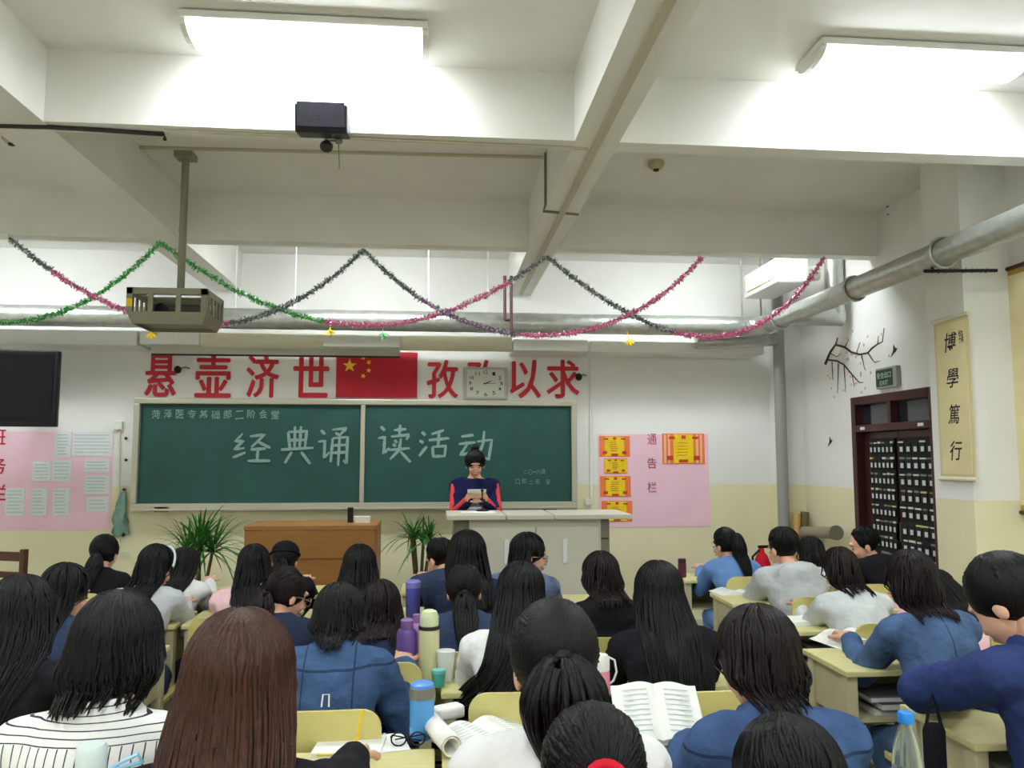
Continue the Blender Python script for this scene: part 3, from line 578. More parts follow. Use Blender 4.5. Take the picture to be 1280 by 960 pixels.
for x, y, c, lb in ((605/4.27+0+5, 415, 'yellow', 'under the projector cage'), (412, 412, 'yellow', 'left of the flag lamp'), (478, 416, 'green', 'above the flag'), (786, 424, 'yellow', 'right of the red bracket')):
    p = PY(x if x != 605/4.27+5 else 189, y, 7.235); m = MB()
    for k in range(14):
        d = Vector((random.gauss(0, .6), random.gauss(0, .4), -abs(random.gauss(0, 1)))).normalized()*.06; s = Vector((.006, 0, .002)); m.add([p-s, p+s, p+d+s, p+d-s], [(0, 1, 2, 3)])
    m.tube([Vector((p.x, 7.3, DZ_-.075)), p], .004, 5)
    single(m, 'ribbon_bow', M_YELLOW if c == 'yellow' else TIN['green'], 'small %s ribbon tied to the duct, %s' % (c, lb), 'ribbon', p)
# ------------------------------------------------------------------ right wall: door, sign, scrolls, painted branch
dr = thing('door_1', 'dark maroon double door with a glazed transom in the right wall', 'door', (WALL_R, (DY0+DY1)/2, 0)); dr['kind'] = 'structure'
del dr['category']
X0 = WALL_R-.025; BARZ = PX(1075, 536, WALL_R).z
def dspan(y0, z0, y1, z1, x0, x1, name, m, parent=dr, **k): return child(MB().span((x0, y0, z0), (x1, y1, z1)), name, m, parent, **k)
for y0, z0, y1, z1 in ((DY0, 0, DY0+.07, DZ), (DY1-.07, 0, DY1, DZ), (DY0+.07, DZ-.07, DY1-.07, DZ), (DY0+.07, BARZ-.03, DY1-.07, BARZ+.03), ((DY0+DY1)/2-.025, BARZ+.03, (DY0+DY1)/2+.025, DZ-.07)):
    dspan(y0, z0, y1, z1, X0, WALL_R+.15, 'door_frame', M_DOOR, bevel=.006)
ym = (DY0+DY1)/2
for y0, y1 in ((DY0+.07, ym-.025), (ym+.025, DY1-.07)): dspan(y0, BARZ+.03, y1, DZ-.07, WALL_R+.05, WALL_R+.06, 'transom_pane', M_PANE)
for y0, y1 in ((DY0+.075, ym-.004), (ym+.004, DY1-.075)):
    dspan(y0, .01, y1, BARZ-.035, WALL_R+.05, WALL_R+.09, 'door_leaf', M_DOOR)
    dspan(y0+.06, .15, y1-.06, .75, WALL_R+.045, WALL_R+.05, 'door_panel', M_DOOR)
dspan(ym+.03, .95, ym+.06, 1.1, WALL_R+.03, WALL_R+.05, 'handle', M_ALU)
for y, z in ((PX(1082, 540, WALL_R).y, BARZ), (PX(1155, 533, WALL_R).y, BARZ)): dspan(y-.035, z-.012, y+.035, z+.012, X0-.004, X0, 'sticker', M_PAPER)
M_POUCH = mat('organizer_black', S(20, 22, 24), .8); M_TAG = mat('pouch_tag', S(206, 214, 208), .6); M_EDGE = mat('pouch_edge', S(120, 130, 116), .6)
def organizer(y0, y1, cols, label):
    z1 = BARZ-.09; z0 = .62; t = thing('pocket_organizer', label, 'organizer', (WALL_R+.03, (y0+y1)/2, z0))
    child(MB().span((WALL_R+.03, y0, z0), (WALL_R+.042, y1, z1)), 'backing', M_POUCH, t)
    rows = 9; rh = (z1-z0)/rows; cw = (y1-y0)/cols
    for r in range(rows):
        zt = z1-r*rh
        for c in range(cols):
            yc = y0+(c+.5)*cw; zc = zt-rh*.62
            pk = child(MB().box((WALL_R+.024, yc, zc), (.014, cw*.84, rh*.58)), 'pocket', M_POUCH, t)
            child(MB().box((WALL_R+.016, yc-.1*cw, zc-.1*rh), (.002, cw*.42, rh*.3)), 'number_tag', M_TAG, pk)
            if RNG.uniform() < .85:
                h_ = rh*RNG.uniform(.1, .22); child(MB().box((WALL_R+.022, yc+RNG.uniform(-.1, .1)*cw, zt-rh*.30), (.008, cw*RNG.uniform(.5, .9), h_)), 'card', random.choice([M_TAG, M_TAG, M_EDGE, M_CREAM, M_EDGE, M_CHAIR]), pk)
organizer(DY0+.1, ym-.03, 5, 'black hanging pocket organizer with white tags on the nearer door leaf')
organizer(ym+.03, DY1-.2, 6, 'black hanging pocket organizer with white tags on the farther door leaf')
ex = thing('exit_sign', 'small green exit sign in a grey frame above the door', 'sign', PX(1113, 472, WALL_R))
MB().box((-.02, 0, 0), (.04, .30, .17)).build('case', mat('exit_case', S(150, 158, 146), .4), ex, bevel=.008)
MB().box((-.042, .02, 0), (.004, .24, .135)).build('face', mat('exit_green', S(32, 58, 40), .4), ex)
for s_, z, h in (('安全出口', .022, .05), ('EXIT', -.04, .035)): text_mb(s_, (-.0445, .02, z), RR, RU, .2 if h > .04 else .12, h, .001).build('sign_text', mat('exit_text', S(190, 214, 196), .5) if 'exit_text' not in MATS else MATS['exit_text'], ex)
def scroll(X, x0, y0, x1, y1, chars, label, m):
    a, b = PX(x0, y1, X), PX(x1, y0, X); yc = (a.y+b.y)/2; t = thing('wall_scroll', label, 'scroll', (X, yc, a.z)); W = abs(a.y-b.y); H = b.z-a.z
    MB().box((-.006, 0, H/2), (.006, W*1.0, H)).build('mount', m, t)
    MB().box((-.0105, 0, H/2), (.003, W*.84, H*.94)).build('paper_panel', mat('scroll_paper', S(228, 216, 166), .8, noise=.05, nscale=6) if 'scroll_paper' not in MATS else MATS['scroll_paper'], t)
    for z in (0, H): MB().tube([(-.012, -W*.54, z), (-.012, W*.54, z)], .014, 10).build('roller', M_DKWOOD if not chars else M_CREAM, t, smooth=60)
    for i, ch in enumerate(chars):
        text_mb(ch, (-.0125, 0, H*(.85-.225*i)), RR, RU, W*.36, H*.12, .001, .006, .2).build('calligraphy', M_INK, t)
    if chars: text_mb('学海', (-.0125, -W*.3, H*.87), RR, RU, W*.12, H*.08, .001).build('inscription', M_INK, t)
M_SCR = mat('scroll_mount', S(218, 206, 158), .8)
scroll(COLX-.001, 1178, 392, 1211, 598, '博學篤行', 'tall yellow calligraphy scroll on the column beside the door', M_SCR)
scroll(WALL_R-.001, 1272, 318, 1318, 640, '', 'ochre wall scroll cut off by the right edge', mat('scroll_ochre', S(186, 150, 66), .8))
def decal_tree():
    t = thing('wall_decal', 'painted bare branch with pink blossoms on the right wall', 'wall decal', PX(1032, 455, WALL_R)); m_ = mat('branch_paint', S(62, 48, 42), .8)
    def br(pts, w0, w1):
        P = [PX(x, y, WALL_R-.003)-t.location for x, y in pts]; MB().tube(P, [w0+(w1-w0)*i/(len(P)-1) for i in range(len(P))], 6).build('branch', m_, t)
    br([(1032, 455), (1038, 440), (1045, 430), (1047, 422)], .016, .005)
    br([(1036, 450), (1046, 451), (1055, 456), (1065, 468), (1074, 478), (1079, 478)], .010, .003)
    br([(1045, 431), (1056, 434), (1064, 440), (1075, 443), (1085, 441), (1090, 435), (1097, 430), (1103, 427), (1105, 410)], .011, .003)
    br([(1085, 441), (1090, 449), (1093, 453), (1100, 451)], .006, .002); br([(1040, 452), (1041, 475)], .005, .002); br([(1048, 454), (1047, 492)], .005, .002); br([(1055, 456), (1057, 490)], .005, .002)
    br([(1065, 468), (1068, 484)], .004, .002); br([(1077, 444), (1081, 462)], .005, .002); br([(1056, 434), (1061, 424)], .005, .002); br([(1070, 443), (1075, 428)], .004, .002); br([(1097, 430), (1098, 420)], .004, .002); br([(1038, 442), (1046, 446), (1051, 442)], .005, .002)
    pk = mat('blossom_paint', S(222, 190, 176), .8)
    for k in range(46):
        x, y = random.gauss(1064, 20), random.gauss(455, 20)
        if 1030 < x < 1125 and 412 < y < 498:
            MB().ell(PX(x, y, WALL_R-.002)-t.location, (.003, .013, .013), 8, 4).build('blossom', pk, t, smooth=180)
decal_tree()
def bird(x, y, s, lb):
    c = PX(x, y, WALL_R); t = thing('wall_decal', lb, 'wall decal', c)
    m = MB(); pts = [(-.9, -.9), (-.25, .0), (-.1, .9), (.25, .35), (.8, .2), (.35, -.25), (0, -.35)]
    m.prism([(a*s, b*s) for a, b in pts], (-.001, 0, 0), RR, RU, .003); m.build('bird', mat('bird_paint', S(40, 38, 40), .8) if 'bird_paint' not in MATS else MATS['bird_paint'], t)
bird(1118, 438, .055, 'painted dark bird on the wall above the exit sign'); bird(1038, 552, .05, 'painted dark bird on the wall left of the door')
# ------------------------------------------------------------------ podium, wooden desk, plants, wooden chair
PYF = 6.0; pz1 = PY(670, 643, PYF).z
pa, pb = PY(563, 650, PYF).x, PY(780, 650, PYF).x; L0, R0 = PY(568, 650, PYF).x, PY(763, 650, PYF).x
pd = thing('podium', 'pale grey teacher console with cupboard doors under a wide worktop', 'podium', ((pa+pb)/2, PYF+.25, 0))
for q0, q1 in ((563, 632), (634, 688), (690, 780)): child(MB().span((PY(q0, 0, PYF).x, PYF-.06, pz1-.035), (PY(q1, 0, PYF).x, PYF+.52, pz1)), 'worktop', M_PODIUM, pd, bevel=.006)
c0, c1, c2 = PY(590, 0, PYF).x, PY(668, 0, PYF).x, PY(745, 0, PYF).x
child(MB().span((c0, PYF+.02, .04), (c2, PYF+.5, pz1-.036)), 'carcass', M_PODIUM, pd)
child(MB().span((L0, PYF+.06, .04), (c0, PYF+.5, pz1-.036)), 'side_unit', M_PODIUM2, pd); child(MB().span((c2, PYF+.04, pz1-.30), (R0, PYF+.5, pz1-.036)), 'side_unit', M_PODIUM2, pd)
child(MB().span((c2, PYF+.03, pz1-.19), (R0-.01, PYF+.04, pz1-.18)), 'groove', M_DARK, pd)
for q0, q1 in ((c0+.02, c1-.004), (c1+.004, c2-.02)):
    d_ = child(MB().span((q0, PYF, .08), (q1, PYF+.02, pz1-.09)), 'door', M_PODIUM, pd, bevel=.004)
    qx = (q0+q1)/2+(.02 if q0 < c1-.1 else -.02); child(MB().span((qx-.018, PYF-.012, pz1-.36), (qx+.018, PYF, pz1-.18)), 'handle', M_WHITE, d_, bevel=.004)
child(MB().span((L0+.02, PYF+.03, 0), (c2, PYF+.48, .04)), 'plinth', M_DARK, pd)
DYF = 6.15; dz = PY(400, 657, DYF).z; a, b = PY(325, 0, DYF).x, PY(481, 0, DYF).x
wd = thing('wooden_desk', 'brown wooden desk with a plain front panel between the two plants', 'desk', ((a+b)/2, DYF+.25, 0))
child(MB().span((a, DYF-.01, dz-.03), (b, DYF+.5, dz)), 'desk_top', M_BROWN, wd, bevel=.004); child(MB().span((a+.01, DYF, dz-.24), (b-.01, DYF+.02, dz-.034)), 'upper_panel', M_BROWN, wd); child(MB().span((a+.03, DYF+.02, .06), (b-.03, DYF+.04, dz-.245)), 'lower_panel', M_BROWN, wd)
for x in (a+.012, b-.012): child(MB().span((x-.012, DYF+.02, 0), (x+.012, DYF+.48, dz-.034)), 'side_panel', M_BROWN, wd)
single(MB().span(tuple(PY(434, 657, 6.4)), tuple(PY(442, 634, 6.42))), 'flat_monitor', M_BLACK, 'thin black upright box on the brown desk', 'box', PY(438, 657, 6.41), bevel=.003)
o = thing('desk_box', 'small white box on the brown desk beside the black one', 'box', PY(453, 656.5, 6.4)); MB().box((0, 0, .036), (.12, .06, .068)).build('box_body', M_WHITE, o, bevel=.004); MB().box((0, -.031, .036), (.09, .002, .04)).build('front_label', M_PAPER, o)
def plant(x, ybase, Y, zt, n, spread, label, seed):
    rg = random.Random(seed); base = PY(x, ybase, Y); t = thing('potted_plant', label, 'plant', (base.x, Y, 0)); hb = base.z
    MB().lathe((0, 0, 0), [(.10, 0), (.13, .02), (.17, .30), (.19, .30), (.19, .34), (.16, .34), (.15, .30)], 20).build('pot', M_POT, t, smooth=40)
    MB().lathe((0, 0, .29), [(.15, 0), (.02, .02)], 16).build('soil', M_DKWOOD, t)
    tops = []
    for k in range(4):
        a_ = k*1.7+seed; top = Vector((.09*math.cos(a_), .07*math.sin(a_), hb+rg.uniform(-.03, .12))); tops.append(top)
        MB().tube([(.03*math.cos(a_), .03*math.sin(a_), .3), top*.5+Vector((0, 0, .17)), top], [.018, .015, .012], 7).build('stem', M_STEM, t, smooth=60)
    for k in range(n):
        tp = rg.choice(tops); a_ = rg.uniform(0, 2*PI); el = rg.uniform(.15, 1.35); L = rg.uniform(.6, 1)*spread; m = MB(); l_, r_ = [], []
        d = Vector((math.cos(a_)*math.cos(el), math.sin(a_)*math.cos(el), math.sin(el))); s = Vector((-math.sin(a_), math.cos(a_), 0))
        for i in range(8):
            u = i/7; p = tp+d*(L*u)+Vector((0, 0, -L*.55*u*u*(1.4-el*.6))); w_ = (.011*(1-u)**.6+.001)*(.5+min(u*5, 1)*.5); nrm = Vector((0, 0, .004*(1-u)))
            l_.append(p-s*w_+nrm); r_.append(p+s*w_+nrm); 
            if i == 0: mid = []
            mid.append(p)
        for q, qq in ((l_, mid), (mid, r_)):
            o_ = len(m.v); m.v += [tuple(p) for p in q]+[tuple(p) for p in qq]; m.f += [(o_+i, o_+8+i, o_+9+i, o_+i+1) for i in range(7)]
        m.build('leaf', M_LEAF, t, smooth=180)
plant(250, 696, 6.6, 0, 170, .64, 'large bushy plant with long drooping leaves left of the brown desk', 3)
plant(525, 690, 6.7, 0, 90, .42, 'upright spiky plant between the brown desk and the podium', 5)
c = PY(28, 700, 5.85); wc = thing('wooden_chair', 'dark wooden ladder back chair at the left by the wall', 'chair', (c.x+.02, 5.85, 0), math.radians(-20))
wz = PY(30, 682, 5.85).z
for x in (-.17, .17):
    MB().box((x, -.18, wz/2), (.04, .035, wz)).build('back_post', M_DKWOOD, wc, bevel=.004); MB().box((x, .18, .22), (.04, .04, .44)).build('leg', M_DKWOOD, wc, bevel=.004)
for z in (wz-.05, wz-.17, wz-.26): MB().box((0, -.18, z), (.30, .02, .06 if z > wz-.1 else .04)).build('slat', M_DKWOOD, wc, bevel=.004)
MB().box((0, 0, .455), (.40, .40, .03)).build('seat', M_DKWOOD, wc, bevel=.006)
for s in (-1, 1): MB().box((s*.17, 0, .2), (.02, .32, .03)).build('stretcher', M_DKWOOD, wc)
fe = PY(953, 712, 7.3); t = thing('fire_extinguisher', 'red fire extinguisher on the floor in the right corner', 'fire extinguisher', (fe.x, 7.3, 0)); hz = PY(953, 682, 7.3).z
MB().lathe((0, 0, 0), [(.07, 0), (.075, .01), (.075, hz-.16), (.05, hz-.09), (.025, hz-.06), (.02, hz-.02)], 18).build('cylinder', C_RED, t, smooth=40); MB().box((.02, 0, hz-.01), (.11, .02, .025)).build('handle', M_BLACK, t); MB().tube([(0, 0, hz-.02), (-.09, 0, hz-.1), (-.09, 0, hz-.4)], .012, 8).build('hose', M_BLACK, t, smooth=60)
for i, (x0, y0, x1, y1) in enumerate(((990, 715, 996, 642), (1000, 715, 1006, 640))):
    p, q = PY(x0, y0, 7.45), PY(x1, y1, 7.6); p.z = 0; single(MB().tube([p, q], [.05, .04], 12), 'paper_roll', M_STEM if i else mat('kraft', S(196, 160, 96), .8), ('brown' if i else 'kraft')+' paper roll leaning in the right corner', 'roll', p, smooth=60)
p, q = PX(1006, 665, WALL_R-.12), PX(1045, 666, WALL_R-.12); t = thing('wall_pipe', 'short grey horizontal pipe on the wall left of the door', 'pipe', p)
MB().tube([(0, 0, 0), q-p], .055, 14).build('pipe', mat('pipe_taupe', S(150, 142, 124), .6), t, smooth=60); MB().tube([(q-p)*.98, (q-p)*1.02], .066, 14).build('collar', M_PODIUM2, t, smooth=60)
for f_ in (.25, .75): MB().box((q-p)*f_+Vector((.06, 0, 0)), (.12, .03, .03)).build('bracket', M_GREY, t)
# ------------------------------------------------------------------ school desk and chair prototypes
DH = .76
def make_desk():
    t = thing('school_desk', 'x', 'desk'); W, D = .56, .40
    MB().box((0, 0, DH-.012), (W, D, .024)).build('tabletop', M_DESK, t, bevel=.006)
    for s in (-1, 1):
        x = s*(W/2-.035)
        MB().box((x, -D/2+.05, (DH-.024)/2+.02), (.045, .06, DH-.064)).build('leg', M_DESKB, t, bevel=.006)
        MB().box((x, D/2-.05, (DH-.024)/2+.02), (.045, .05, DH-.064)).build('leg', M_DESKB, t, bevel=.006)
        MB().prism([(-.14, -.19), (.14, -.19), (.14, 0), (-.14, 0)], (x-.008, 0, DH-.024), (0, 1, 0), (0, 0, 1), .016).build('side_panel', M_DESKB, t)
        MB().box((x, 0, .12), (.03, D-.14, .04)).build('rail', M_DESKB, t); MB().box((x, 0, .01), (.05, D-.04, .02)).build('foot', M_STEEL, t, bevel=.004)
    MB().box((0, 0, DH-.205), (W-.09, D-.06, .012)).build('book_tray', M_DESKB, t)
    MB().box((0, D/2-.04, DH-.12), (W-.11, .012, .17)).build('front_panel', M_DESKB, t); MB().box((0, D/2-.05, .14), (W-.11, .03, .04)).build('cross_rail', M_DESKB, t)
    return t
def rounded(w, h, r, n=5):
    p = []
    for cx, cy, a0 in ((w/2-r, h/2-r, 0), (-w/2+r, h/2-r, PI/2), (-w/2+r, -h/2+r, PI), (w/2-r, -h/2+r, 1.5*PI)):
        p += [(cx+r*math.cos(a0+PI/2*k/n), cy+r*math.sin(a0+PI/2*k/n)) for k in range(n+1)]
    return p
def make_chair():
    t = thing('school_chair', 'x', 'chair')
    MB().prism(rounded(.40, .36, .06), (0, .02, .425), (1, 0, 0), (0, 1, 0), .018).build('seat', M_CHAIR, t)
    m = MB(); pts = rounded(.40, .22, .06, 5); n = len(pts)
    f = lambda x, z, o: (x, -.215-o-.02*(z-.7)*2+.25*x*x, z)
    # curved ply back: split into strips so that it bends
    N = 18; rows = []
    for i in range(N+1):
        x = .2*math.sin(PI*(i/N-.5)); e = max(0, abs(x)-.14); dz_ = .11-(.06-math.sqrt(max(0, .06**2-e*e))) if e > 0 else .11
        rows.append([f(x, .75-dz_, 0), f(x, .75+dz_, 0), f(x, .75+dz_, .014), f(x, .75-dz_, .014)])
    m.loft(rows); m.build('backrest', M_CHAIR, t, smooth=40)
    for s in (-1, 1):
        MB().tube([(s*.165, -.20, .78), (s*.165, -.20, .42), (s*.17, -.22, .0)], .012, 8).build('back_leg', M_STEEL, t, smooth=60)
        MB().tube([(s*.165, -.19, .41), (s*.165, .17, .41), (s*.17, .19, .0)], .012, 8).build('front_leg', M_STEEL, t, smooth=60)
    for y in (-.18, .17): MB().tube([(-.165, y, .41), (.165, y, .41)], .011, 8).build('stretcher', M_STEEL, t, smooth=60)
    return t
DESK0, CHAIR0 = make_desk(), make_chair(); USED = {}
def place(proto, loc, rz, label, group):
    if id(proto) not in USED:
        USED[id(proto)] = 1; proto.location = loc; proto.rotation_euler = (0, 0, rz); proto['label'] = label; proto['group'] = group; return proto
    return dup(proto, loc, rz, label, group)
# ------------------------------------------------------------------ people
DTEX = bpy.data.textures.new('folds', 'CLOUDS'); DTEX.noise_scale = .085; DTEX.noise_depth = 2
def fuse(mb, voxel, smooth=4, disp=0):
    # one continuous surface out of overlapping shaped solids
    me = mb.mesh('raw'); o = bpy.data.objects.new('raw', me); BENCH.collection.objects.link(o)
    r = o.modifiers.new('r', 'REMESH'); r.mode = 'VOXEL'; r.voxel_size = voxel; r.adaptivity = 0
    if smooth: s = o.modifiers.new('s', 'SMOOTH'); s.iterations = smooth; s.factor = .5
    if disp: d = o.modifiers.new('d', 'DISPLACE'); d.texture = DTEX; d.strength = disp; d.mid_level = .5; d.texture_coords = 'LOCAL'
    BENCH.view_layers[0].update(); out = bpy.data.meshes.new_from_object(o.evaluated_get(BENCH.view_layers[0].depsgraph))
    bpy.data.objects.remove(o); bpy.data.meshes.remove(me); return out
def mesh_join(name, parts):
    V, F = [], []
    for p in parts:
        o = len(V)
        if isinstance(p, MB): V += p.v; F += [tuple(i+o for i in f) for f in p.f]
        else:
            a = np.empty(len(p.vertices)*3, np.float32); p.vertices.foreach_get('co', a); l = np.empty(len(p.loops), np.int32); p.loops.foreach_get('vertex_index', l)
            V += a.reshape(-1, 3).tolist(); F += (l.reshape(-1, 4)+o).tolist() if len(l) == 4*len(p.polygons) else [[i+o for i in f.vertices] for f in p.polygons]; bpy.data.meshes.remove(p)
    m = bpy.data.meshes.new(name); m.from_pydata(V, [], F); return m
TORSO = [(0, .165, .125), (.12, .168, .122), (.25, .150, .108), (.42, .135, .098), (.58, .148, .108), (.74, .164, .112), (.86, .168, .102), (.93, .158, .088), (.98, .118, .074), (1.0, .065, .058)]
def R3(ax, a): return Matrix.Rotation(a, 3, ax)
def head_prims(H, s):
    # H: 4x4 head matrix; unions into one head
    m = MB(); R = H.to_3x3(); T = lambda p: H @ Vector(p)
    E_ = lambda c, r, n=18, k=12: m.ell(T(c), [x*s for x in r], n, k, R)
    E_((0, -.010, .018), (.074, .092, .088)); E_((0, .030, -.035), (.060, .062, .082)); E_((0, .032, -.085), (.046, .046, .034)); E_((0, .066, -.104), (.020, .018, .016))
    E_((0, .080, .020), (.048, .014, .014)); E_((.030, .066, -.045), (.024, .022, .026)); E_((-.030, .066, -.045), (.024, .022, .026))
    m.cap_(T((0, .090, -.005)), T((0, .104, -.044)), .007*s, .012*s, 10, 3); E_((0, .088, -.076), (.022, .009, .010))
    for x in (-1, 1): E_((x*.077, -.012, -.028), (.010, .019, .031), 12, 8)
    return m
def hand(mb, w, d, n, side, curl=.5, s=1.0):
    # palm and five fingers; w wrist, d direction, n back-of-hand normal
    d = Vector(d).normalized(); n = Vector(n); n = (n-d*n.dot(d)).normalized(); x = d.cross(n)*side; w = Vector(w)
    R = Matrix((x, d, n)).transposed()
    mb.ell(w+d*.045*s, (.038*s, .055*s, .016*s), 14, 8, R)
    for i, (o, L) in enumerate(((-.028, .068), (-.010, .078), (.009, .074), (.026, .058))):
        p = w+d*.085*s+x*o*s; a = 0
        for j, f in enumerate((.45, .32, .23)):
            a += curl*(.7 if j == 0 else 1.0); q = p+(d*math.cos(a)-n*math.sin(a))*L*f*s*1.1
            mb.cap_(p, q, (.0088-.0008*j)*s, (.0082-.0008*j)*s, 8, 2); p = q
    p = w+d*.03*s-x*.030*s; 
    for j, L in enumerate((.035, .032, .024)):
        q = p+(d*(.75+.2*j)-x*(.6-.35*j)-n*(.25+.25*curl*j)).normalized()*L*s; mb.cap_(p, q, (.0115-.001*j)*s, (.0105-.001*j)*s, 8, 2); p = q
def ik(S_, T_, a, b, pole):
    S_, T_ = Vector(S_), Vector(T_); d = T_-S_; L = min(d.length, (a+b)*.995); u = d.normalized(); T_ = S_+u*L
    x = (a*a-b*b+L*L)/(2*L); h = math.sqrt(max(0, a*a-x*x)); p = Vector(pole); p = (p-u*p.dot(u)).normalized(); return S_+u*x+p*h, T_
def lock_mesh(mb, P, r0, n=4):
    P = np.array([tuple(p) for p in P]); N = len(P); i = np.arange(N)
    r = np.maximum(r0*.18, r0*(.45+.55*np.sin(PI*np.minimum(1, i/(N-1)*1.25+.18)))); r[-1] = r0*.15
    T = np.gradient(P, axis=0); T /= np.linalg.norm(T, axis=1)[:, None]+1e-9
    ref = np.array((.35, .9, .25)); U = np.cross(T, ref); U /= np.linalg.norm(U, axis=1)[:, None]+1e-9; W = np.cross(T, U)
    o = len(mb.v)
    V = np.stack([P+U*(r*math.cos(2*PI*j/n))[:, None]+W*(r*math.sin(2*PI*j/n))[:, None] for j in range(n)], 1).reshape(-1, 3)
    mb.v.extend(V.tolist())
    for a in range(N-1):
        b = o+a*n
        for j in range(n): k = (j+1) % n; mb.f.append((b+j, b+k, b+n+k, b+n+j))
def make_hair(style, H, s, L, vol, back_y, shz, nlock, rg, drift=0, part=0.0, side=0, ends=.5, tailw=.036):
    """style: long | bob | pony | low_pony | bun | short.  H head matrix, back_y(z): y of the clothed back, shz: shoulder height"""
    m = MB(); c0 = Vector((0, -.014, .022)); r = Vector((.087, .104, .098))*vol
    if style == 'short': c0 = Vector((0, -.024, .026)); r = Vector((.083, .096, .094))*vol
    elif style in ('pony', 'low_pony', 'mid_pony'): c0 = Vector((0, -.02, .024)); r = Vector((.084, .099, .096))*vol
    R = H.to_3x3()
    m.ell(H @ c0, r*s, 26, 16, R)
    hc = H @ Vector((0, 0, 0)); Rn = R.normalized() if hasattr(R, 'normalized') else R
    def cap_pt(u, off=0): return H @ (c0+Vector((u.x*(r.x+off), u.y*(r.y+off), u.z*(r.z+off))))
    crown = Vector((part, -.25, 1)).normalized()
    def dirn(th, ph):
        e1 = Vector((1, 0, 0)); e1 = (e1-crown*e1.dot(crown)).normalized(); e2 = crown.cross(e1)
        return crown*math.cos(ph)+(e1*math.sin(th)-e2*math.cos(th))*math.sin(ph)     # th=0: back, +-90: sides, 180: front
    if style in ('long', 'bob'):
        W0 = .088*vol*s; z0 = hc.z-.01*s
        fw = R @ Vector((0, 1, 0)); fw = Vector((fw.x, fw.y, 0)).normalized(); rt = Vector((fw.y, -fw.x, 0)); bo = (H @ Vector((0, -.118*vol, -.02))-hc).dot(fw)
        def hang(al, d):
            z = z0-d; t = d/max(L, .01)
            if style == 'bob': w_ = W0*(1+.10*math.sin(PI*min(1, t*1.1)))*(1-.10*t*t)
            else: w_ = W0*(1.0+.16*math.sin(PI*min(1, t*1.6))) * (1-.22*max(0, t-.35)/.65*(2*ends))
            dep = (.095*vol*s)*(1-.45*t)
            yy = bo+dep*(1-math.cos(al)) if abs(al) <= PI/2 else bo+dep+(dep*.6)*(-math.cos(al))
            p = hc+rt*(w_*math.sin(al))+fw*yy; x, y = p.x+drift*t*t+side*t, p.y
            q = back_y(x, z)
            if q is not None: y = min(y, q-.006-.016*max(0, math.cos(al)))
            return Vector((x, y, z))
        # inner mass
        rings = []
        nz = 14
        for k in range(nz+1):
            d = L*k/nz*.93; ring = []
            for j in range(22):
                al = -PI+2*PI*j/22; p = hang(al*.999, d); c_ = hang(0, d); mid = Vector((hc.x+side*(d/max(L, .01))+drift*(d/max(L, .01))**2, c_.y+.03, p.z)); ring.append(mid+(p-mid)*(.965 if k < nz else .7))
            rings.append(ring)
        m.loft(rings)
        amax = 1.75 if style == 'long' else 1.85
        for k in range(nlock):
            th = rg.uniform(-amax, amax) if k < nlock*.86 else rg.choice((-1, 1))*rg.uniform(1.9, 2.9)
            front = abs(th) > 1.9; P = []; off = rg.uniform(-.005, .002); pe = 1.45 if not front else rg.uniform(.9, 1.25)
            for i in range(8): P.append(cap_pt(dirn(th+.05*math.sin(i+k), .08+(pe-.08)*i/7), off))
            if front:
                # swept aside and tucked in
                sd = 1 if th > 0 else -1; q = H @ Vector((sd*.088*vol, .045, -.01)); P.append(P[-1].lerp(q, .6)); P.append(q); P.append(hang(sd*1.5, .05)); 
            else:
                Lk = L*rg.uniform(.80, 1.04)+(rg.uniform(-.012, .022)+.012*math.sin(2.3*th+part*9+L*50) if style == 'bob' else 0); al = max(-1.62, min(1.62, th*1.02)); a0 = P[-1]; n2 = 11; wob = rg.uniform(-.012, .012); ph0 = rg.uniform(0, 6)
                for i in range(1, n2+1):
                    d = Lk*i/n2; q = hang(al, d); f = min(1, i/2.5); q = Vector((q.x+wob*math.sin(3*i/n2+ph0)+rg.uniform(-.0015, .0015), q.y+off, q.z)); 
                    if q.z < a0.z-.005 or i > 1: P.append(a0.lerp(q, f) if f < 1 else q)
            if not front and len(P) > 12:
                for _ in range(2):
                    for i in range(9, len(P)-1):
                        y = (P[i-1].y+2*P[i].y+P[i+1].y)/4; q = back_y(P[i].x, P[i].z); P[i] = Vector((P[i].x, min(y, q-.004) if q is not None else y, P[i].z))
            lock_mesh(m, P, rg.uniform(.0045, .008)*s*(1.2 if nlock < 140 else 1))
    else:
        if style == 'short':
            for k in range(nlock):
                th = rg.uniform(-PI, PI); back = abs(th) < 1.3; pe = rg.uniform(1.55, 2.0) if back else (rg.uniform(1.2, 1.5) if abs(th) < 2.2 else rg.uniform(.9, 1.2)); p0 = rg.uniform(.05, .9); P = []
                for i in range(7): P.append(cap_pt(dirn(th+.12*math.sin(k)*i/6, p0+(pe-p0)*i/6), rg.uniform(-.002, .004)+.006*(i/6)*rg.random()))
                lock_mesh(m, P, rg.uniform(.007, .011)*s)
        else:
            tie_u = {'pony': Vector((0, -1, .25)), 'low_pony': Vector((0, -.9, -.62)), 'mid_pony': Vector((0, -1, -.12)), 'bun': Vector((0, -.55, .8))}[style].normalized(); tie = cap_pt(tie_u, .004)
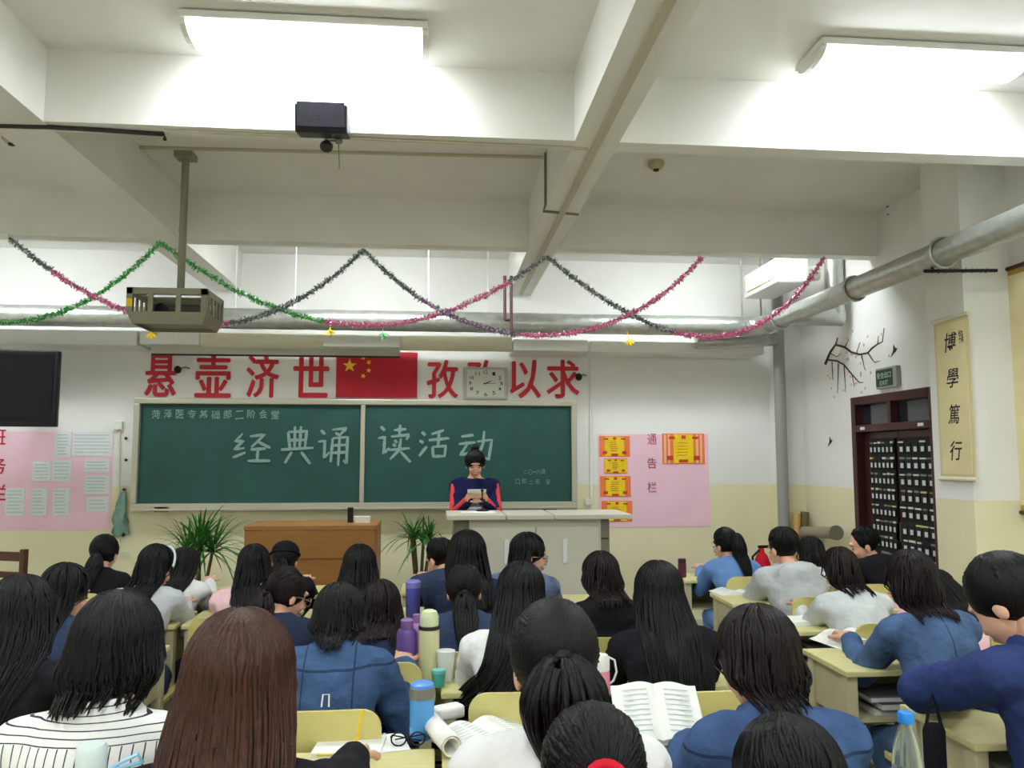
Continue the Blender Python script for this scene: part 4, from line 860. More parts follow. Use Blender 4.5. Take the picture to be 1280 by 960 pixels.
            for k in range(nlock):
                th = 2*PI*k/nlock; e1 = Vector((1, 0, 0)); e2 = tie_u.cross(e1).normalized(); P = []
                pe = rg.uniform(1.9, 2.2) if math.sin(th) < .2 or True else 1.6
                for i in range(10):
                    ph = .04+(pe-.04)*(1-i/9); u = tie_u*math.cos(ph)+(e1*math.cos(th)+e2*math.sin(th))*math.sin(ph)
                    P.append(cap_pt(u, -.0005+rg.uniform(-.001, .002)))
                # keep off the face
                P = [p for p in P if not ((H.inverted() @ p).y > .055 and (H.inverted() @ p).z < .045)]
                if len(P) > 3: lock_mesh(m, P, rg.uniform(.005, .008)*s)
            if style == 'bun':
                b = cap_pt(tie_u, .012); m.ell(b, (.036*s, .036*s, .030*s), 16, 10, R)
                for k in range(40):
                    a = rg.uniform(0, 2*PI); q = rg.uniform(0, 2*PI); P = [b+Vector((.036*s*math.cos(a+t_*.5)*math.cos(q), .036*s*math.sin(a+t_*.5), .031*s*math.cos(a+t_*.5)*math.sin(q))) for t_ in range(6)]; lock_mesh(m, P, .007*s)
            else:
                for k in range(int(nlock*.9)):
                    a = rg.uniform(0, 2*PI); q = math.sqrt(rg.random()); P = [tie+R @ Vector((0, .02, 0))]; Lk = L*rg.uniform(.75, 1.05); b0 = tie+R @ Vector((0, -.02, 0))
                    for i in range(11):
                        t_ = i/10; wd = .012+tailw*math.sin(PI*min(1, t_*.85+.1))*(vol); z = b0.z+.008*math.sin(PI*t_)-Lk*t_; y0 = b0.y-.03*math.sin(PI*min(1, t_*1.5)*.6)
                        qb = back_y(b0.x, z); y0 = min(y0, qb-.03) if qb is not None else y0
                        P.append(Vector((b0.x+wd*q*math.cos(a)*1.1+drift*t_, y0+wd*.75*q*math.sin(a), z)))
                    lock_mesh(m, P, rg.uniform(.007, .011)*s)
                m.tube([tie+R @ Vector((0, -.012, 0)), tie+R @ Vector((0, -.03, -.004))], .02*s, 12)
    return m
PEOPLE = {}
def fast_bvh(me):
    from mathutils.bvhtree import BVHTree
    a = np.empty(len(me.vertices)*3, np.float32); me.vertices.foreach_get('co', a); l = np.empty(len(me.loops), np.int32); me.loops.foreach_get('vertex_index', l)
    return BVHTree.FromPolygons(a.reshape(-1, 3).tolist(), l.reshape(-1, 4).tolist())
def person(key, px_, ytop, Y, short, label, top=C_NAVY, trousers=C_JEAN, hair='long', hcol=M_HAIR, L=.3, vol=1.0, rz=0, hyaw=0, hpitch=12, hroll=0, s=1.0, male=False, sleeve=True, thick=.016,
           hands=None, collar=False, hood=False, near=False, ends=.5, drift=0, side=0, part=0, bend=30, nlock=None, disp=.024, extra=None, stand=False, chair=True, legs=None, tailw=.036):
    rg = random.Random(hash_(key)); tgt = PY(px_, ytop, Y); rz = math.radians(rz)
    SL = .53*s; z0 = .475 if not stand else .95
    sc = [1.0, 1.0, 1.0, 1.0, 1.04, 1.08, 1.12, 1.12, 1.05, 1.0] if male else [1.0]*10
    def frame(lean):
        pts = []; p = Vector((0, 0, z0)); N = 20; prev = 0
        for i in range(N+1):
            t = i/N; a = lean+math.radians(bend)*t*t; d = Vector((0, math.sin(a), math.cos(a)))
            if i: p = p+d*(SL/N)
            pts.append((t, p.copy(), d, a))
        a = pts[-1][3]; na = a*.75+math.radians(max(0, hpitch)*.4); nd = Vector((0, math.sin(na), math.cos(na))); atlas = p+nd*.062*s
        HR = R3('Z', -math.radians(hyaw)) @ R3('Y', math.radians(hroll)) @ R3('X', -(math.radians(hpitch)+lean*.35))
        Hm = Matrix.Translation(atlas+HR @ Vector((0, .018, .085))*s) @ HR.to_4x4() @ Matrix.Scale(s, 4)
        return pts, atlas, Hm
    lo, hi = math.radians(-8), math.radians(75)
    tp = lambda Hm: Hm.translation.z+.112*s*vol
    for _ in range(30):
        md = (lo+hi)/2
        if tp(frame(md)[2]) > tgt.z: lo = md
        else: hi = md
    lean = (lo+hi)/2; pts, atlas, Hm = frame(lean); hc = Hm.translation
    base = Vector((tgt.x, tgt.y, 0))-R3('Z', rz) @ Vector((hc.x, hc.y, 0))
    t = thing('person', label, 'person', base, rz)
    at = lambda f: pts[min(20, max(0, int(round(f*20))))]
    def torso(m, inf=0, f0=0, f1=1.0, n=24):
        rings = []
        for (f, w_, d_), q in zip(TORSO, sc):
            if f < f0-1e-6 or f > f1+1e-6: continue
            _, p, d, a = at(f); fw = Vector((0, math.cos(a), -math.sin(a)))
            rings.append([p+Vector((1, 0, 0))*((w_*q*s+inf)*math.cos(2*PI*j/n))+fw*((d_*s+inf)*math.sin(2*PI*j/n)*(1 if math.sin(2*PI*j/n) > 0 else .92)) for j in range(n)])
        m.loft(rings)
    C7 = pts[-1][1]; sh = at(.875); shx = .162*s*(1.12 if male else 1)
    body = MB(); torso(body, -.008); body.cap_(C7-(atlas-C7)*.3, atlas+Vector((0, 0, .01)), .054*s, .050*s)
    topm = MB(); torso(topm, thick*.55)
    arms = []
    hands = hands or {}
    for sd in (-1, 1):
        S_ = sh[1]+Vector((sd*shx, 0, -.012*s)); hd = hands.get(sd, {}); tg = hd.get('t', (sd*.10, S_.y+.40*s, DH+.045)); 
        if hd.get('rel') == 'head': tg = Hm @ Vector(tg)
        else: tg = Vector(tg)
        E_, W_ = ik(S_, tg, .285*s, .245*s, hd.get('pole', (sd*.3, .1, -1))); arms.append((S_, E_, W_))
        body.cap_(S_, E_, .040*s, .034*s); body.cap_(E_, W_, .034*s, .024*s)
        e2 = W_-(W_-E_).normalized()*.02
        topm.cap_(S_+Vector((-sd*.05, 0, .012)), S_, (.060+thick*.4)*s, (.056+thick*.6)*s); topm.cap_(S_, E_, (.047+thick)*s, (.041+thick)*s)
        if sleeve: topm.cap_(E_, e2, (.041+thick)*s, (.030+thick)*s)
        else:
            pass
    # legs
    thigh, shin = [], []
    leg = MB(); tr = MB(); shoe = []
    for sd in (-1, 1):
        if stand: hip, kn, an = Vector((sd*.085, 0, z0)), Vector((sd*.09, .02, .48)), Vector((sd*.09, 0, .09))
        else: hip, kn, an = Vector((sd*.09, .02, .50)), Vector((sd*.10, .43*s, .50)), Vector((sd*.10, .40*s, .09))
        if legs and sd in legs: kn, an = Vector(legs[sd][0]), Vector(legs[sd][1])
        body.cap_(hip, kn, .070*s, .048*s); body.cap_(kn, an, .045*s, .032*s); body.cap_(an, an+Vector((0, .12, -.05)), .032, .025)
        tr.cap_(hip, kn, .088*s, .066*s); tr.cap_(kn, an+Vector((0, 0, .03)), .062*s, .052*s)
        sm = MB(); sm.cap_(an+Vector((0, -.03, -.045)), an+Vector((0, .15, -.055)), .044, .036, 12, 4); shoe.append(sm)
    _, p0, d0, _ = at(0.05); tr.cap_(p0+Vector((-.075, 0, -.0)), p0+Vector((.075, 0, 0)), .125*s, .125*s)
    vx = .012 if near else .016
    bm = fuse(body, .018, 3); hm = fuse(head_prims(Hm, s), .0065 if near or hyaw else .008, 3)
    hmb = MB()
    for sd, (S_, E_, W_) in zip((-1, 1), arms):
        hd = hands.get(sd, {}); d = hd.get('d', (W_-E_)); d = Vector(d); 
        if 'd' not in hd: d = Vector((d.x*.5, d.y, d.z*.25))
        hand(hmb, W_, d, hd.get('n', (0, 0, 1)), -sd, hd.get('curl', .35), s)
    me = mesh_join('body', [bm, hm, hmb]); link('body', me, M_SKIN, t, 180)
    if collar:
        cc_ = C7+Vector((0, -.005, 0)); a = pts[-1][3]; Rx = R3('X', -a*.8); rings = []
        for rr, zz in ((.072, -.03), (.070, .02), (.072, .045), (.086, .03), (.098, -.012)): rings.append([cc_+Rx @ Vector((rr*s*math.cos(2*PI*j/20), rr*s*1.02*math.sin(2*PI*j/20), zz)) for j in range(20)])
        topm.loft(rings)
    if hood:
        cc_ = at(.93)[1]; topm.ell(cc_+Vector((0, -.105, -.01)), (.15*s, .07*s, .10*s)); topm.tube([C7+Vector((.085*s*math.cos(q), -.02+.075*s*math.sin(q), .012)) for q in [2*PI*k/14 for k in range(15)]], .028*s, 8)
    tm = fuse(topm, vx, 3, disp); topo = link('top_garment', tm, top, t, 180)
    link('trousers', fuse(tr, .022, 3), trousers, t, 180)
    for sm in shoe: sm.build('shoe', M_WHITE if key in ('x',) else M_BLACK, t, smooth=180)
    bt = fast_bvh(tm)
    def back_y(x, z):
        h = bt.ray_cast(Vector((x, -2, z)), Vector((0, 1, 0)))[0]
        return None if h is None else h.y
    nl_ = nlock or (230 if near else 120)
    # the head may be turned: hair is built in the frame of the body
    hmesh = make_hair(hair, Hm, s, L*s, vol, back_y, C7.z-.01, nl_, rg, drift, part, side, ends, tailw); hmesh.build('hair', hcol, t, smooth=180)
    for x in (-1, 1):
        MB().ell(Hm @ Vector((x*.031, .083, -.012)), (.010*s, .007*s, .004*s), 10, 6, Hm.to_3x3().normalized()).build('eye', M_EYE, t, smooth=180)
        MB().tube([Hm @ Vector((x*.016, .091, .016)), Hm @ Vector((x*.032, .088, .018)), Hm @ Vector((x*.046, .078, .014))], .0018*s, 5).build('eyebrow', hcol, t)
    MB().ell(Hm @ Vector((0, .0935, -.075)), (.019*s, .006*s, .006*s), 12, 6, Hm.to_3x3().normalized()).build('lips', M_LIP, t, smooth=180)
    PEOPLE[key] = dict(o=t, H=Hm, arms=arms, base=base, rz=rz, C7=C7, at=at, lean=lean, back_y=back_y, short=short)
    if chair and not stand: place(CHAIR0, base, rz, 'yellow plywood school chair under %s' % short, 'school chairs')
    print('PERSON', key, 'lean', round(math.degrees(lean), 1), 'base', [round(v, 2) for v in base], 'tgt', [round(v, 2) for v in tgt])
    return t
def hash_(k): return sum(ord(c)*(i+3)*31 for i, c in enumerate(k))
def loc(key, p): return PEOPLE[key]['H'] @ Vector(p)
def glasses(key, m):
    t = PEOPLE[key]['o']; H = PEOPLE[key]['H']
    g = MB()
    for x in (-1, 1):
        g.tube([H @ Vector((x*.033+.024*math.cos(q), .106-.008*abs(math.cos(q)), -.014+.019*math.sin(q))) for q in [2*PI*k/16 for k in range(17)]], .0022, 5)
        g.tube([H @ Vector((x*.057, .096, -.008)), H @ Vector((x*.080, .04, -.006)), H @ Vector((x*.084, -.012, -.012))], .0025, 5)
    g.tube([H @ Vector((-.009, .106, -.012)), H @ Vector((.009, .106, -.012))], .0022, 5); g.build('glasses', m, t, smooth=60)
# ------------------------------------------------------------------ the class
M_FRAME = mat('glasses_frame', S(150, 120, 110), .3, metal=.5)
person('ee', 303, 757, 1.75, 'the chestnut-haired student', 'student with long chestnut hair writing with a pencil in the foreground', s=1.04, top=C_BLACK, hair='long', hcol=M_HAIRC, L=0.5, vol=1.18, near=True, nlock=420, ends=.15, hpitch=16, hands={1: dict(t=(.19, .66, .81), curl=.75)})
person('dd', 150, 745, 2.1, 'the student in the striped shirt', 'student with shoulder-length black hair in a white shirt with dark stripes', s=1.04, top=C_STRIPE, hair='bob', L=0.07, vol=1.12, near=True, nlock=330, hpitch=22, thick=.022, disp=.012, collar=True)
person('a', 28, 722, 2.95, 'the dark-clothed student at the left edge', 'student with long black hair and dark clothes cut by the left edge', top=C_BLACK, hair='long', L=0.33, vol=1.3, near=True, nlock=260, hpitch=14)
person('p', 691, 755, 1.85, 'the white-shirted student with tied hair', 'student in a white shirt with black hair tied low and ears showing', top=C_WHITE, hair='mid_pony', L=0.2, vol=1.06, tailw=0.066, near=True, nlock=300, hpitch=10, s=1.06)
person('aa', 943, 762, 2.05, 'the student in the bright denim jacket', 'student in a blue denim jacket with dark brown shoulder hair on the right', s=1.0, top=C_DENIM2, hair='bob', hcol=M_HAIRB, L=0.055, vol=1.1, near=True, nlock=280, hpitch=26, hyaw=-12, hroll=6, collar=True, thick=.024)
person('bb', 741, 893, 1.4, 'the bowed student with the red hair tie', 'black-haired student with a red hair tie bowed low at the bottom edge', top=C_RED, hair='low_pony', L=.14, near=True, nlock=220, hpitch=30)
person('cc', 985, 905, 1.5, 'the bowed student at the bottom right', 'black-haired head bowed at the bottom edge below the denim jacket', top=C_BLACK, hair='bob', L=0.12, vol=1.1, near=True, nlock=240, hpitch=30)
person('j', 424, 733, 3.1, 'the student in the denim jacket left of the bottles', 'student with a short black bob in a blue denim jacket left of the bottles', s=0.97, top=C_DENIM, hair='bob', L=0.035, vol=1.05, near=True, hpitch=25, collar=True, thick=.026, hands={1: dict(t=(.24, .42, .83), curl=.8)})
person('o', 650, 706, 3.15, 'the white-topped student with swept hair', 'student in a white top with very long black hair swept to the left', top=C_WHITE, hair='long', L=0.38, vol=1.0, near=True, nlock=240, hpitch=14, hroll=8, drift=-0.2, hyaw=8, ends=.3)
person('r', 822, 705, 3.1, 'the student with straight waist-long hair', 'student with very long straight black hair and dark clothes right of the pink bottle', top=C_BLACK, hair='long', L=0.38, vol=1.0, near=True, nlock=260, hpitch=12, ends=-0.3)
person('b', 85, 707, 3.6, 'the blue-jacketed student at the left', 'student in a dark blue denim jacket with head turned right at the left', s=.93, top=C_DENIM3, hair='bob', L=0.17, vol=1.05, hyaw=38, hpitch=14, collar=True)
person('k', 476, 728, 3.72, 'the student with reddish brown hair', 'student with reddish brown bobbed hair half hidden behind the denim jacket', s=.93, top=C_NAVY, hair='bob', hcol=M_HAIRB, L=0.09, vol=1.06, hpitch=14)
person('h', 362, 712, 3.75, 'the student in glasses', 'student in glasses with head turned right behind the chestnut hair', s=.93, top=C_NAVY, hair='low_pony', L=.25, hyaw=52, hpitch=16, hcol=M_HAIRB); glasses('h', M_FRAME)
person('m2', 580, 708, 3.78, 'the student in blue behind the thermos', 'student in blue denim with a long low ponytail behind the cream thermos', s=.93, top=C_DENIM3, hair='low_pony', L=0.24, vol=1.02, hpitch=10)
person('q', 750, 692, 3.9, 'the student in the dark hoodie', 'student in a dark hooded top with shoulder-length black hair in the middle', s=.93, top=C_BLACK, hair='bob', hcol=M_HAIRB, L=0.08, vol=1.04, hpitch=14, hood=True, hyaw=-10)
person('d', 197, 683, 4.5, 'the student with the pale hairband', 'student in a pale grey shirt with long black hair and a hairband', s=.93, top=C_GREY, hair='long', L=0.18, hyaw=35, hpitch=18, hroll=4)
person('f', 318, 683, 4.5, 'the student in pink left of the brown desk', 'student in a pink shirt with long black hair at the left', s=.93, top=C_PINK, hair='long', L=0.2, hpitch=14, hyaw=-15)
person('i', 450, 683, 4.5, 'the long-haired student before the brown desk', 'student with plain long black hair in front of the brown desk', s=.93, top=C_BLACK, hair='long', L=0.25, vol=1.05, hpitch=12)
person('m1', 584, 665, 4.4, 'the tall long-haired student below the speaker', 'student with long flowing black hair below the speaker at the podium', top=C_NAVY, hair='long', L=0.26, vol=1.12, hpitch=8, drift=.04, ends=-.2)
person('n', 662, 668, 4.75, 'the student looking right', 'student in glasses looking right with chin on one hand', top=C_BLUE if False else cloth('blue_plaid', S(92, 104, 130), .5, 18), hair='long', L=0.2, hyaw=68, hpitch=2, rz=-18, hands={1: dict(t=(.02, .07, -.15), rel='head', curl=1.1, d=(-.5, .3, .6), n=(.4, .8, -.3), pole=(.8, .3, -1))}); glasses('n', M_FRAME)
person('c', 132, 670, 5.3, 'the student in black at the back left', 'student in a black top with one hand on the cheek near the wooden chair', s=.93, top=C_BLACK, hair='low_pony', L=.24, hpitch=10, hands={-1: dict(t=(-.075, .045, -.09), rel='head', curl=.6, d=(.05, .2, 1), n=(-1, .2, 0), pole=(-.8, .4, -1))})
person('e', 233, 687, 5.3, 'the white-shirted student before the bushy plant', 'student in a white shirt with long black hair in front of the bushy plant', s=.93, top=C_WHITE, hair='long', L=0.2, hpitch=18, hyaw=18)
person('g', 357, 679, 5.3, 'the student in a black cap', 'student with black hair under a dark cap left of the brown desk', s=.93, top=C_BLACK, hair='low_pony', L=.22, hpitch=12)
person('l', 549, 676, 5.35, 'the short-haired student by the spiky plant', 'student with short hair and a dark denim jacket below the spiky plant', top=C_DENIM3, hair='short', male=True, hpitch=14, hyaw=-30, rz=10)
person('s', 905, 661, 5.6, 'the student with the ponytail', 'student in a light blue shirt with a long ponytail by the pink notice', s=.93, top=C_BLUE, hair='pony', L=.3, hpitch=4, hyaw=-28, trousers=C_BLUE)
person('t', 977, 662, 4.85, 'the student in the grey hoodie', 'short-haired student in a pale grey hooded jacket on the right', top=C_GREY, hair='short', male=True, hood=True, hpitch=10, hyaw=-14, thick=.026)
person('u', 1012, 673, 5.3, 'the student behind the grey hoodie', 'student with long black hair half hidden behind the grey hoodie', s=.93, top=C_WHITE, hair='long', L=0.17, hpitch=14, hyaw=-10)
person('v', 1048, 687, 4.1, 'the student in the pale grey sweater', 'student in a pale grey sweater with a dark brown bob on the right', s=.93, top=C_LGREY, hair='bob', hcol=M_HAIRB, L=0.075, hpitch=16, hyaw=-12, vol=1.02)
person('w', 1078, 661, 5.7, 'the black-clothed student by the door', 'student in black clothes looking left in front of the door', top=C_BLACK, hair='short', male=True, hyaw=-60, hpitch=6, rz=12)
person('x', 1136, 690, 3.25, 'the student in the long denim dress', 'student in a soft denim dress with long dark hair on the right', top=C_DENIM4, hair='bob', hcol=M_HAIRB, L=0.1, vol=1.05, hpitch=10, hroll=-5, rz=4, trousers=C_DENIM4, near=True, legs={-1: ((-.12, .30, .44), (-.22, -.08, .09))})
person('y', 1172, 716, 4.3, 'the student in pink by the door', 'student in a pale pink top bowed over a desk in front of the door', s=.93, top=C_PINK, hair='bob', L=0.1, hpitch=35)
person('z', 1252, 698, 2.45, 'the short-haired student in royal blue', 'short-haired student in a royal blue shirt leaning on a desk at the right edge', top=C_ROYAL, hair='short', male=True, hpitch=42, hyaw=-12, s=1.1, vol=1.04, near=True, trousers=C_KHAKI, collar=True, thick=.024, rz=14, hands={-1: dict(t=(.04, .40, .82), pole=(-1, .35, -.15)), 1: dict(t=(.12, .40, .80))})
# speaker at the podium, facing the class
person('speaker', 594, 562, 6.78, 'the speaker', 'speaker in a navy and coral track jacket reading a paper behind the podium', top=C_DARKBLUE, hair='bun', s=0.94, hpitch=22, rz=180, hyaw=0, bend=6, stand=True, near=True, trousers=C_NAVY, L=.1,
   hands={sd: dict(t=(sd*.035, .24, 1.30), curl=.7, d=(-sd*.8, .5, .25), n=(0, .2, 1) if 0 else (sd*.1, .6, .8), pole=(sd*.55, -.2, -1)) for sd in (-1, 1)})

# speaker details
S_ = PEOPLE['speaker']; so = S_['o']
for sd, (A, B_, C_) in zip((-1, 1), S_['arms']):
    m = MB(); out = Vector((sd*.6, .5, .35)).normalized()*.037
    P = [A.lerp(B_, t_/6)+out for t_ in range(7)]+[B_.lerp(C_, t_/6)+Vector((sd*.2, .75, .55)).normalized()*.032 for t_ in range(1, 6)]
    m.tube(P, .026, 10); m.build('sleeve_stripe', C_CORAL, so, smooth=180)
def torso_band(so, S_, f0, f1, inf, name, mt, n=28, frac=1.0):
    rings = []
    for k in range(7):
        f = f0+(f1-f0)*k/6; _, p, d, a = S_['at'](f); w_ = float(np.interp(f, [q[0] for q in TORSO], [q[1] for q in TORSO])); d_ = float(np.interp(f, [q[0] for q in TORSO], [q[2] for q in TORSO])); fw = Vector((0, math.cos(a), -math.sin(a)))
        rings.append([p+Vector((1, 0, 0))*((w_+inf)*math.cos(2*PI*j/n))+fw*((d_+inf)*math.sin(2*PI*j/n)) for j in range(n)])
    MB().loft(rings).build(name, mt, so, smooth=180)
torso_band(so, S_, .05, .52, .024, 'grey_jacket_panel', C_GREY); torso_band(so, S_, .52, .58, .022, 'white_jacket_band', C_WHITE)
pp_ = so.matrix_basis @ Vector((0, .30, 1.285)); 
t = thing('paper_sheet', 'small white sheet held by the speaker at the podium', 'paper', (0, 0, 0)); t.location = Vector((so.location.x, so.location.y-.30, 1.345))
MB().box((0, 0, 0), (.15, .004, .09), R3('X', math.radians(62))).build('sheet', M_PAPER, t)
c = PY(603, 641, 6.3); t = thing('microphone', 'small dark gooseneck microphone on the podium', 'microphone', (c.x, 6.3, pz1))
MB().lathe((0, 0, 0), [(.05, 0), (.05, .015), (.02, .025)], 16).build('base', M_BLACK, t, smooth=40); MB().tube([(0, 0, .02), (0, .01, .10), (0, .04, .16)], .006, 8).build('neck', M_BLACK, t, smooth=60); MB().ell((0, .045, .165), (.012, .02, .012)).build('capsule', M_BLACK, t, smooth=180)
single(MB().box((PY(600, 0, 6.2).x, 6.2, pz1+.004), (.26, .2, .008)), 'paper_stack', M_PAPER, 'flat white papers lying on the podium before the speaker', 'paper', (PY(600, 0, 6.2).x, 6.2, pz1))
# worn extras
H_ = PEOPLE['g']['H']; m = MB(); m.ell(H_ @ Vector((0, -.012, .05)), (.094, .110, .078), 20, 10, H_.to_3x3()); m.tube([H_ @ Vector((.095*math.cos(q), -.012+.112*math.sin(q), .035)) for q in [2*PI*k/24 for k in range(25)]], .008, 6); m.build('cap', C_BLACK, PEOPLE['g']['o'], smooth=180)
H_ = PEOPLE['d']['H']; MB().tube([H_ @ Vector((.094*math.cos(q), .03, .02+.103*math.sin(q))) for q in [PI*k/14 for k in range(15)]], .006, 6).build('hairband', M_SHEET, PEOPLE['d']['o'], smooth=60)
t = PEOPLE['j']; b_ = [(x, t['back_y'](x, z), z) for x, z in ((-.012, .80), (-.010, .835), (.010, .835), (.012, .80))]
if all(q[1] is not None for q in b_): MB().tube([Vector((x, y-.002, z)) for x, y, z in b_], .003, 5).build('back_tab', M_PAPER, t['o'])
H_ = PEOPLE['bb']['H']; tp_ = H_ @ Vector((0, -.104, -.03)); MB().tube([tp_+H_.to_3x3() @ Vector((.03*math.cos(q), -.012, .03*math.sin(q))) for q in [2*PI*k/16 for k in range(17)]], .010, 8).build('hair_tie', C_RED, PEOPLE['bb']['o'], smooth=60)
for ob_ in list(COL.objects):
    if ob_.name.startswith('school_chair') and ob_.parent is None and 'swept hair' in ob_.get('label', ''):
        MB().box((.02, -.236, .80), (.10, .004, .035)).build('label_sticker', M_PAPER, ob_)
# ------------------------------------------------------------------ desks
def desk(x, y, lb, rz=0): return place(DESK0, (x, y, 0), math.radians(rz), lb, 'school desks')
for x, y, lb in [(-1.45, 2.28, 'pale school desk at the left edge with a pale bottle'), (-.87, 2.46, 'pale school desk in front of the striped shirt'), (-.28, 2.28, 'pale school desk with the open notebook and folded glasses'), (.30, 2.28, 'pale school desk with the rolled magazine'), (.88, 2.30, 'pale school desk with the open book in front of the bright denim jacket'),
        (-1.42, 3.02, 'pale school desk in front of the student cut by the left edge'), (-.28, 3.2, 'pale school desk carrying the purple bottle and cream thermos'), (.30, 3.24, 'pale school desk in front of the white top and swept hair'), (.88, 3.24, 'pale school desk in front of the straight waist-long hair'),
        (-1.5, 3.72, 'pale school desk before the student in the dark blue jacket'), (-.72, 3.75, 'pale school desk before the student in glasses'), (-.13, 3.75, 'pale school desk before the reddish brown hair'), (.45, 3.75, 'pale school desk with the blue tumbler'), (1.03, 3.95, 'pale school desk before the dark hoodie'),
        (-1.62, 4.56, 'pale school desk before the student with a hairband'), (-1.03, 4.56, 'pale school desk with the jar of tea'), (-.44, 4.56, 'pale school desk before the plain long hair'), (.15, 4.56, 'pale school desk below the speaker'), (.74, 4.9, 'pale school desk before the student looking right'),
        (-2.1, 5.42, 'pale school desk nearest the wooden chair'), (-1.5, 5.42, 'pale school desk before the bushy plant'), (-.9, 5.42, 'pale school desk before the student in a cap'), (.05, 5.45, 'pale school desk nearest the spiky plant'),
        (1.90, 2.56, 'pale school desk under the arm of the royal blue shirt'), (1.93, 3.38, 'pale school desk with an open book left of the denim dress'), (2.02, 4.12, 'pale school desk before the pale grey sweater'), (2.02, 4.88, 'pale school desk before the grey hoodie'), (2.02, 5.8, 'pale school desk with the maroon flask'),
        (2.85, 4.62, 'pale school desk before the student in pink'), (2.62, 5.55, 'pale school desk behind the grey hoodie'), (3.2, 5.9, 'pale school desk nearest the door'),
        (-.88, 1.42, 'pale school desk below the clear strapped bottle'), (1.36, 1.74, 'pale school desk below the blue-capped bottle')]: desk(x, y, lb)
# ------------------------------------------------------------------ things on the desks
def bottle(at, label, prof, m, cap, capm, extra=None, name='bottle', band=None):
    t = thing(name, label, 'bottle', at); MB().lathe((0, 0, 0), prof, 24).build('body', m, t, smooth=40)
    MB().lathe((0, 0, 0), cap, 24).build('cap', capm, t, smooth=40)
    if band: MB().lathe((0, 0, 0), band[0], 24).build('band', band[1], t, smooth=40)
    return t
def on(x, y, z=DH): return PZ(x, y, z)
def topz(x, y, p): return PY(x, y, p.y).z-p.z
p = on(527, 922); h = topz(527, 852, p); r = .032*p.y/2.4*1.1
bottle(p, 'sky blue water bottle with a grey collar beside the open notebook', [(r*.9, 0), (r, .01), (r, h*.72)], mat('sky_blue_plastic', S(84, 160, 224), .25), [(r*.96, h*.9), (r*.96, h*.96), (r*.7, h)], mat('blue_cap', S(96, 150, 226), .3), band=([(r*1.05, h*.72), (r*1.05, h*.9), (r*.9, h*.92)], M_GREY))
p = on(508, 846); h = topz(508, 773, p); r = .0125*p.y
bottle(p, 'slim purple bottle beside the denim jacket', [(r*.9, 0), (r, .01), (r, h*.74), (r*.8, h*.82)], mat('purple', S(104, 78, 150), .3), [(r*.62, h*.8), (r*.62, h*.97), (r*.4, h)], mat('purple_cap', S(128, 92, 152), .4))
p = on(536, 848); h = topz(536, 762, p); r = .0125*p.y
bottle(p, 'cream thermos flask with a dark ring', [(r*.95, 0), (r, .01), (r, h*.7), (r*.92, h*.74)], mat('cream_flask', S(214, 210, 160), .3), [(r*.9, h*.76), (r*.92, h*.9), (r*.7, h*.98), (r*.4, h)], mat('cream_cap', S(214, 222, 178), .35), band=([(r*1.03, h*.72), (r*1.03, h*.77)], M_DARK), name='thermos')
p = on(521, 836); h = topz(521, 768, p); r = .009*p.y
bottle(p, 'lilac drink bottle half hidden behind the purple bottle', [(r*.9, 0), (r, .01), (r, h*.8), (r*.7, h*.85)], mat('lilac', S(176, 130, 190), .3), [(r*.6, h*.84), (r*.6, h)], mat('lilac_cap', S(150, 110, 170), .4))
p = on(516, 772); h = topz(516, 725, p); r = .0085*p.y
bottle(p, 'violet blue tumbler on a desk behind the thermos', [(r*.85, 0), (r, .01), (r*1.05, h*.8)], mat('violet_tumbler', S(92, 96, 178), .2), [(r*1.1, h*.8), (r*1.1, h*.95), (r*.8, h)], mat('violet_lid', S(132, 130, 200), .4), name='tumbler')
p = on(548, 858); r = .0085*p.y; bottle(p, 'small teal cup beside the cream thermos', [(r*.8, 0), (r, .05)], mat('teal', S(70, 170, 160), .3), [(r*1.03, .05), (r*1.03, .062), (r*.5, .066)], mat('teal_lid', S(120, 200, 190), .4), name='cup')
p = on(557, 850); r = .011*p.y; bottle(p, 'white paper cup behind the teal cup', [(r*.75, 0), (r, .10)], M_PAPER, [(r*1.04, .10), (r*1.04, .112), (r*.6, .115)], M_WHITE, name='cup')
p = on(750, 892); h = topz(750, 818, p); r = .0125*p.y
t = bottle(p, 'pink bottle with a white lid and loop in the middle', [(r*.9, 0), (r, .01), (r, h*.7), (r*.85, h*.76)], mat('pink_bottle', S(232, 140, 160), .3), [(r*1.0, h*.74), (r*1.0, h*.94), (r*.8, h)], M_WHITE)
MB().tube([(r*.9, 0, h*.95), (r*1.5, 0, h*.9), (r*1.7, 0, h*.7), (r*1.4, 0, h*.55), (r*1.0, 0, h*.5)], .004, 6).build('loop', M_WHITE, t, smooth=60)
p = Vector((PY(853, 728, 5.75).x, 5.75, DH)); h = topz(853, 698, p); r = .0052*p.y
bottle(p, 'slim maroon flask on a desk below the pink notice', [(r*.9, 0), (r, .01), (r, h*.72)], mat('maroon', S(96, 44, 56), .3), [(r*.95, h*.73), (r*.95, h*.97), (r*.8, h)], mat('maroon_cap', S(70, 34, 44), .3), name='flask')
p = on(270, 764); h = topz(270, 742, p); r = .008*p.y
t = thing('tea_jar', 'jar of amber tea on a desk at the left', 'jar', p); MB().lathe((0, 0, 0), [(r, 0), (r, h*.8)], 20).build('tea', mat('amber', S(176, 128, 22), .15), t, smooth=40); MB().lathe((0, 0, h*.8), [(r*1.02, 0), (r*1.02, h*.2), (r*.9, h*.2)], 20).build('lid', mat('tea_lid', S(110, 90, 30), .4), t, smooth=40)
M_PET = glassy('clear_plastic', S(214, 226, 222)); 
Yb = 1.58; p = PY(115, 930, Yb); t = thing('bottle', 'clear bottle with a pale cap and blue strap at the bottom left', 'bottle', (p.x, Yb, DH)); h = p.z-DH
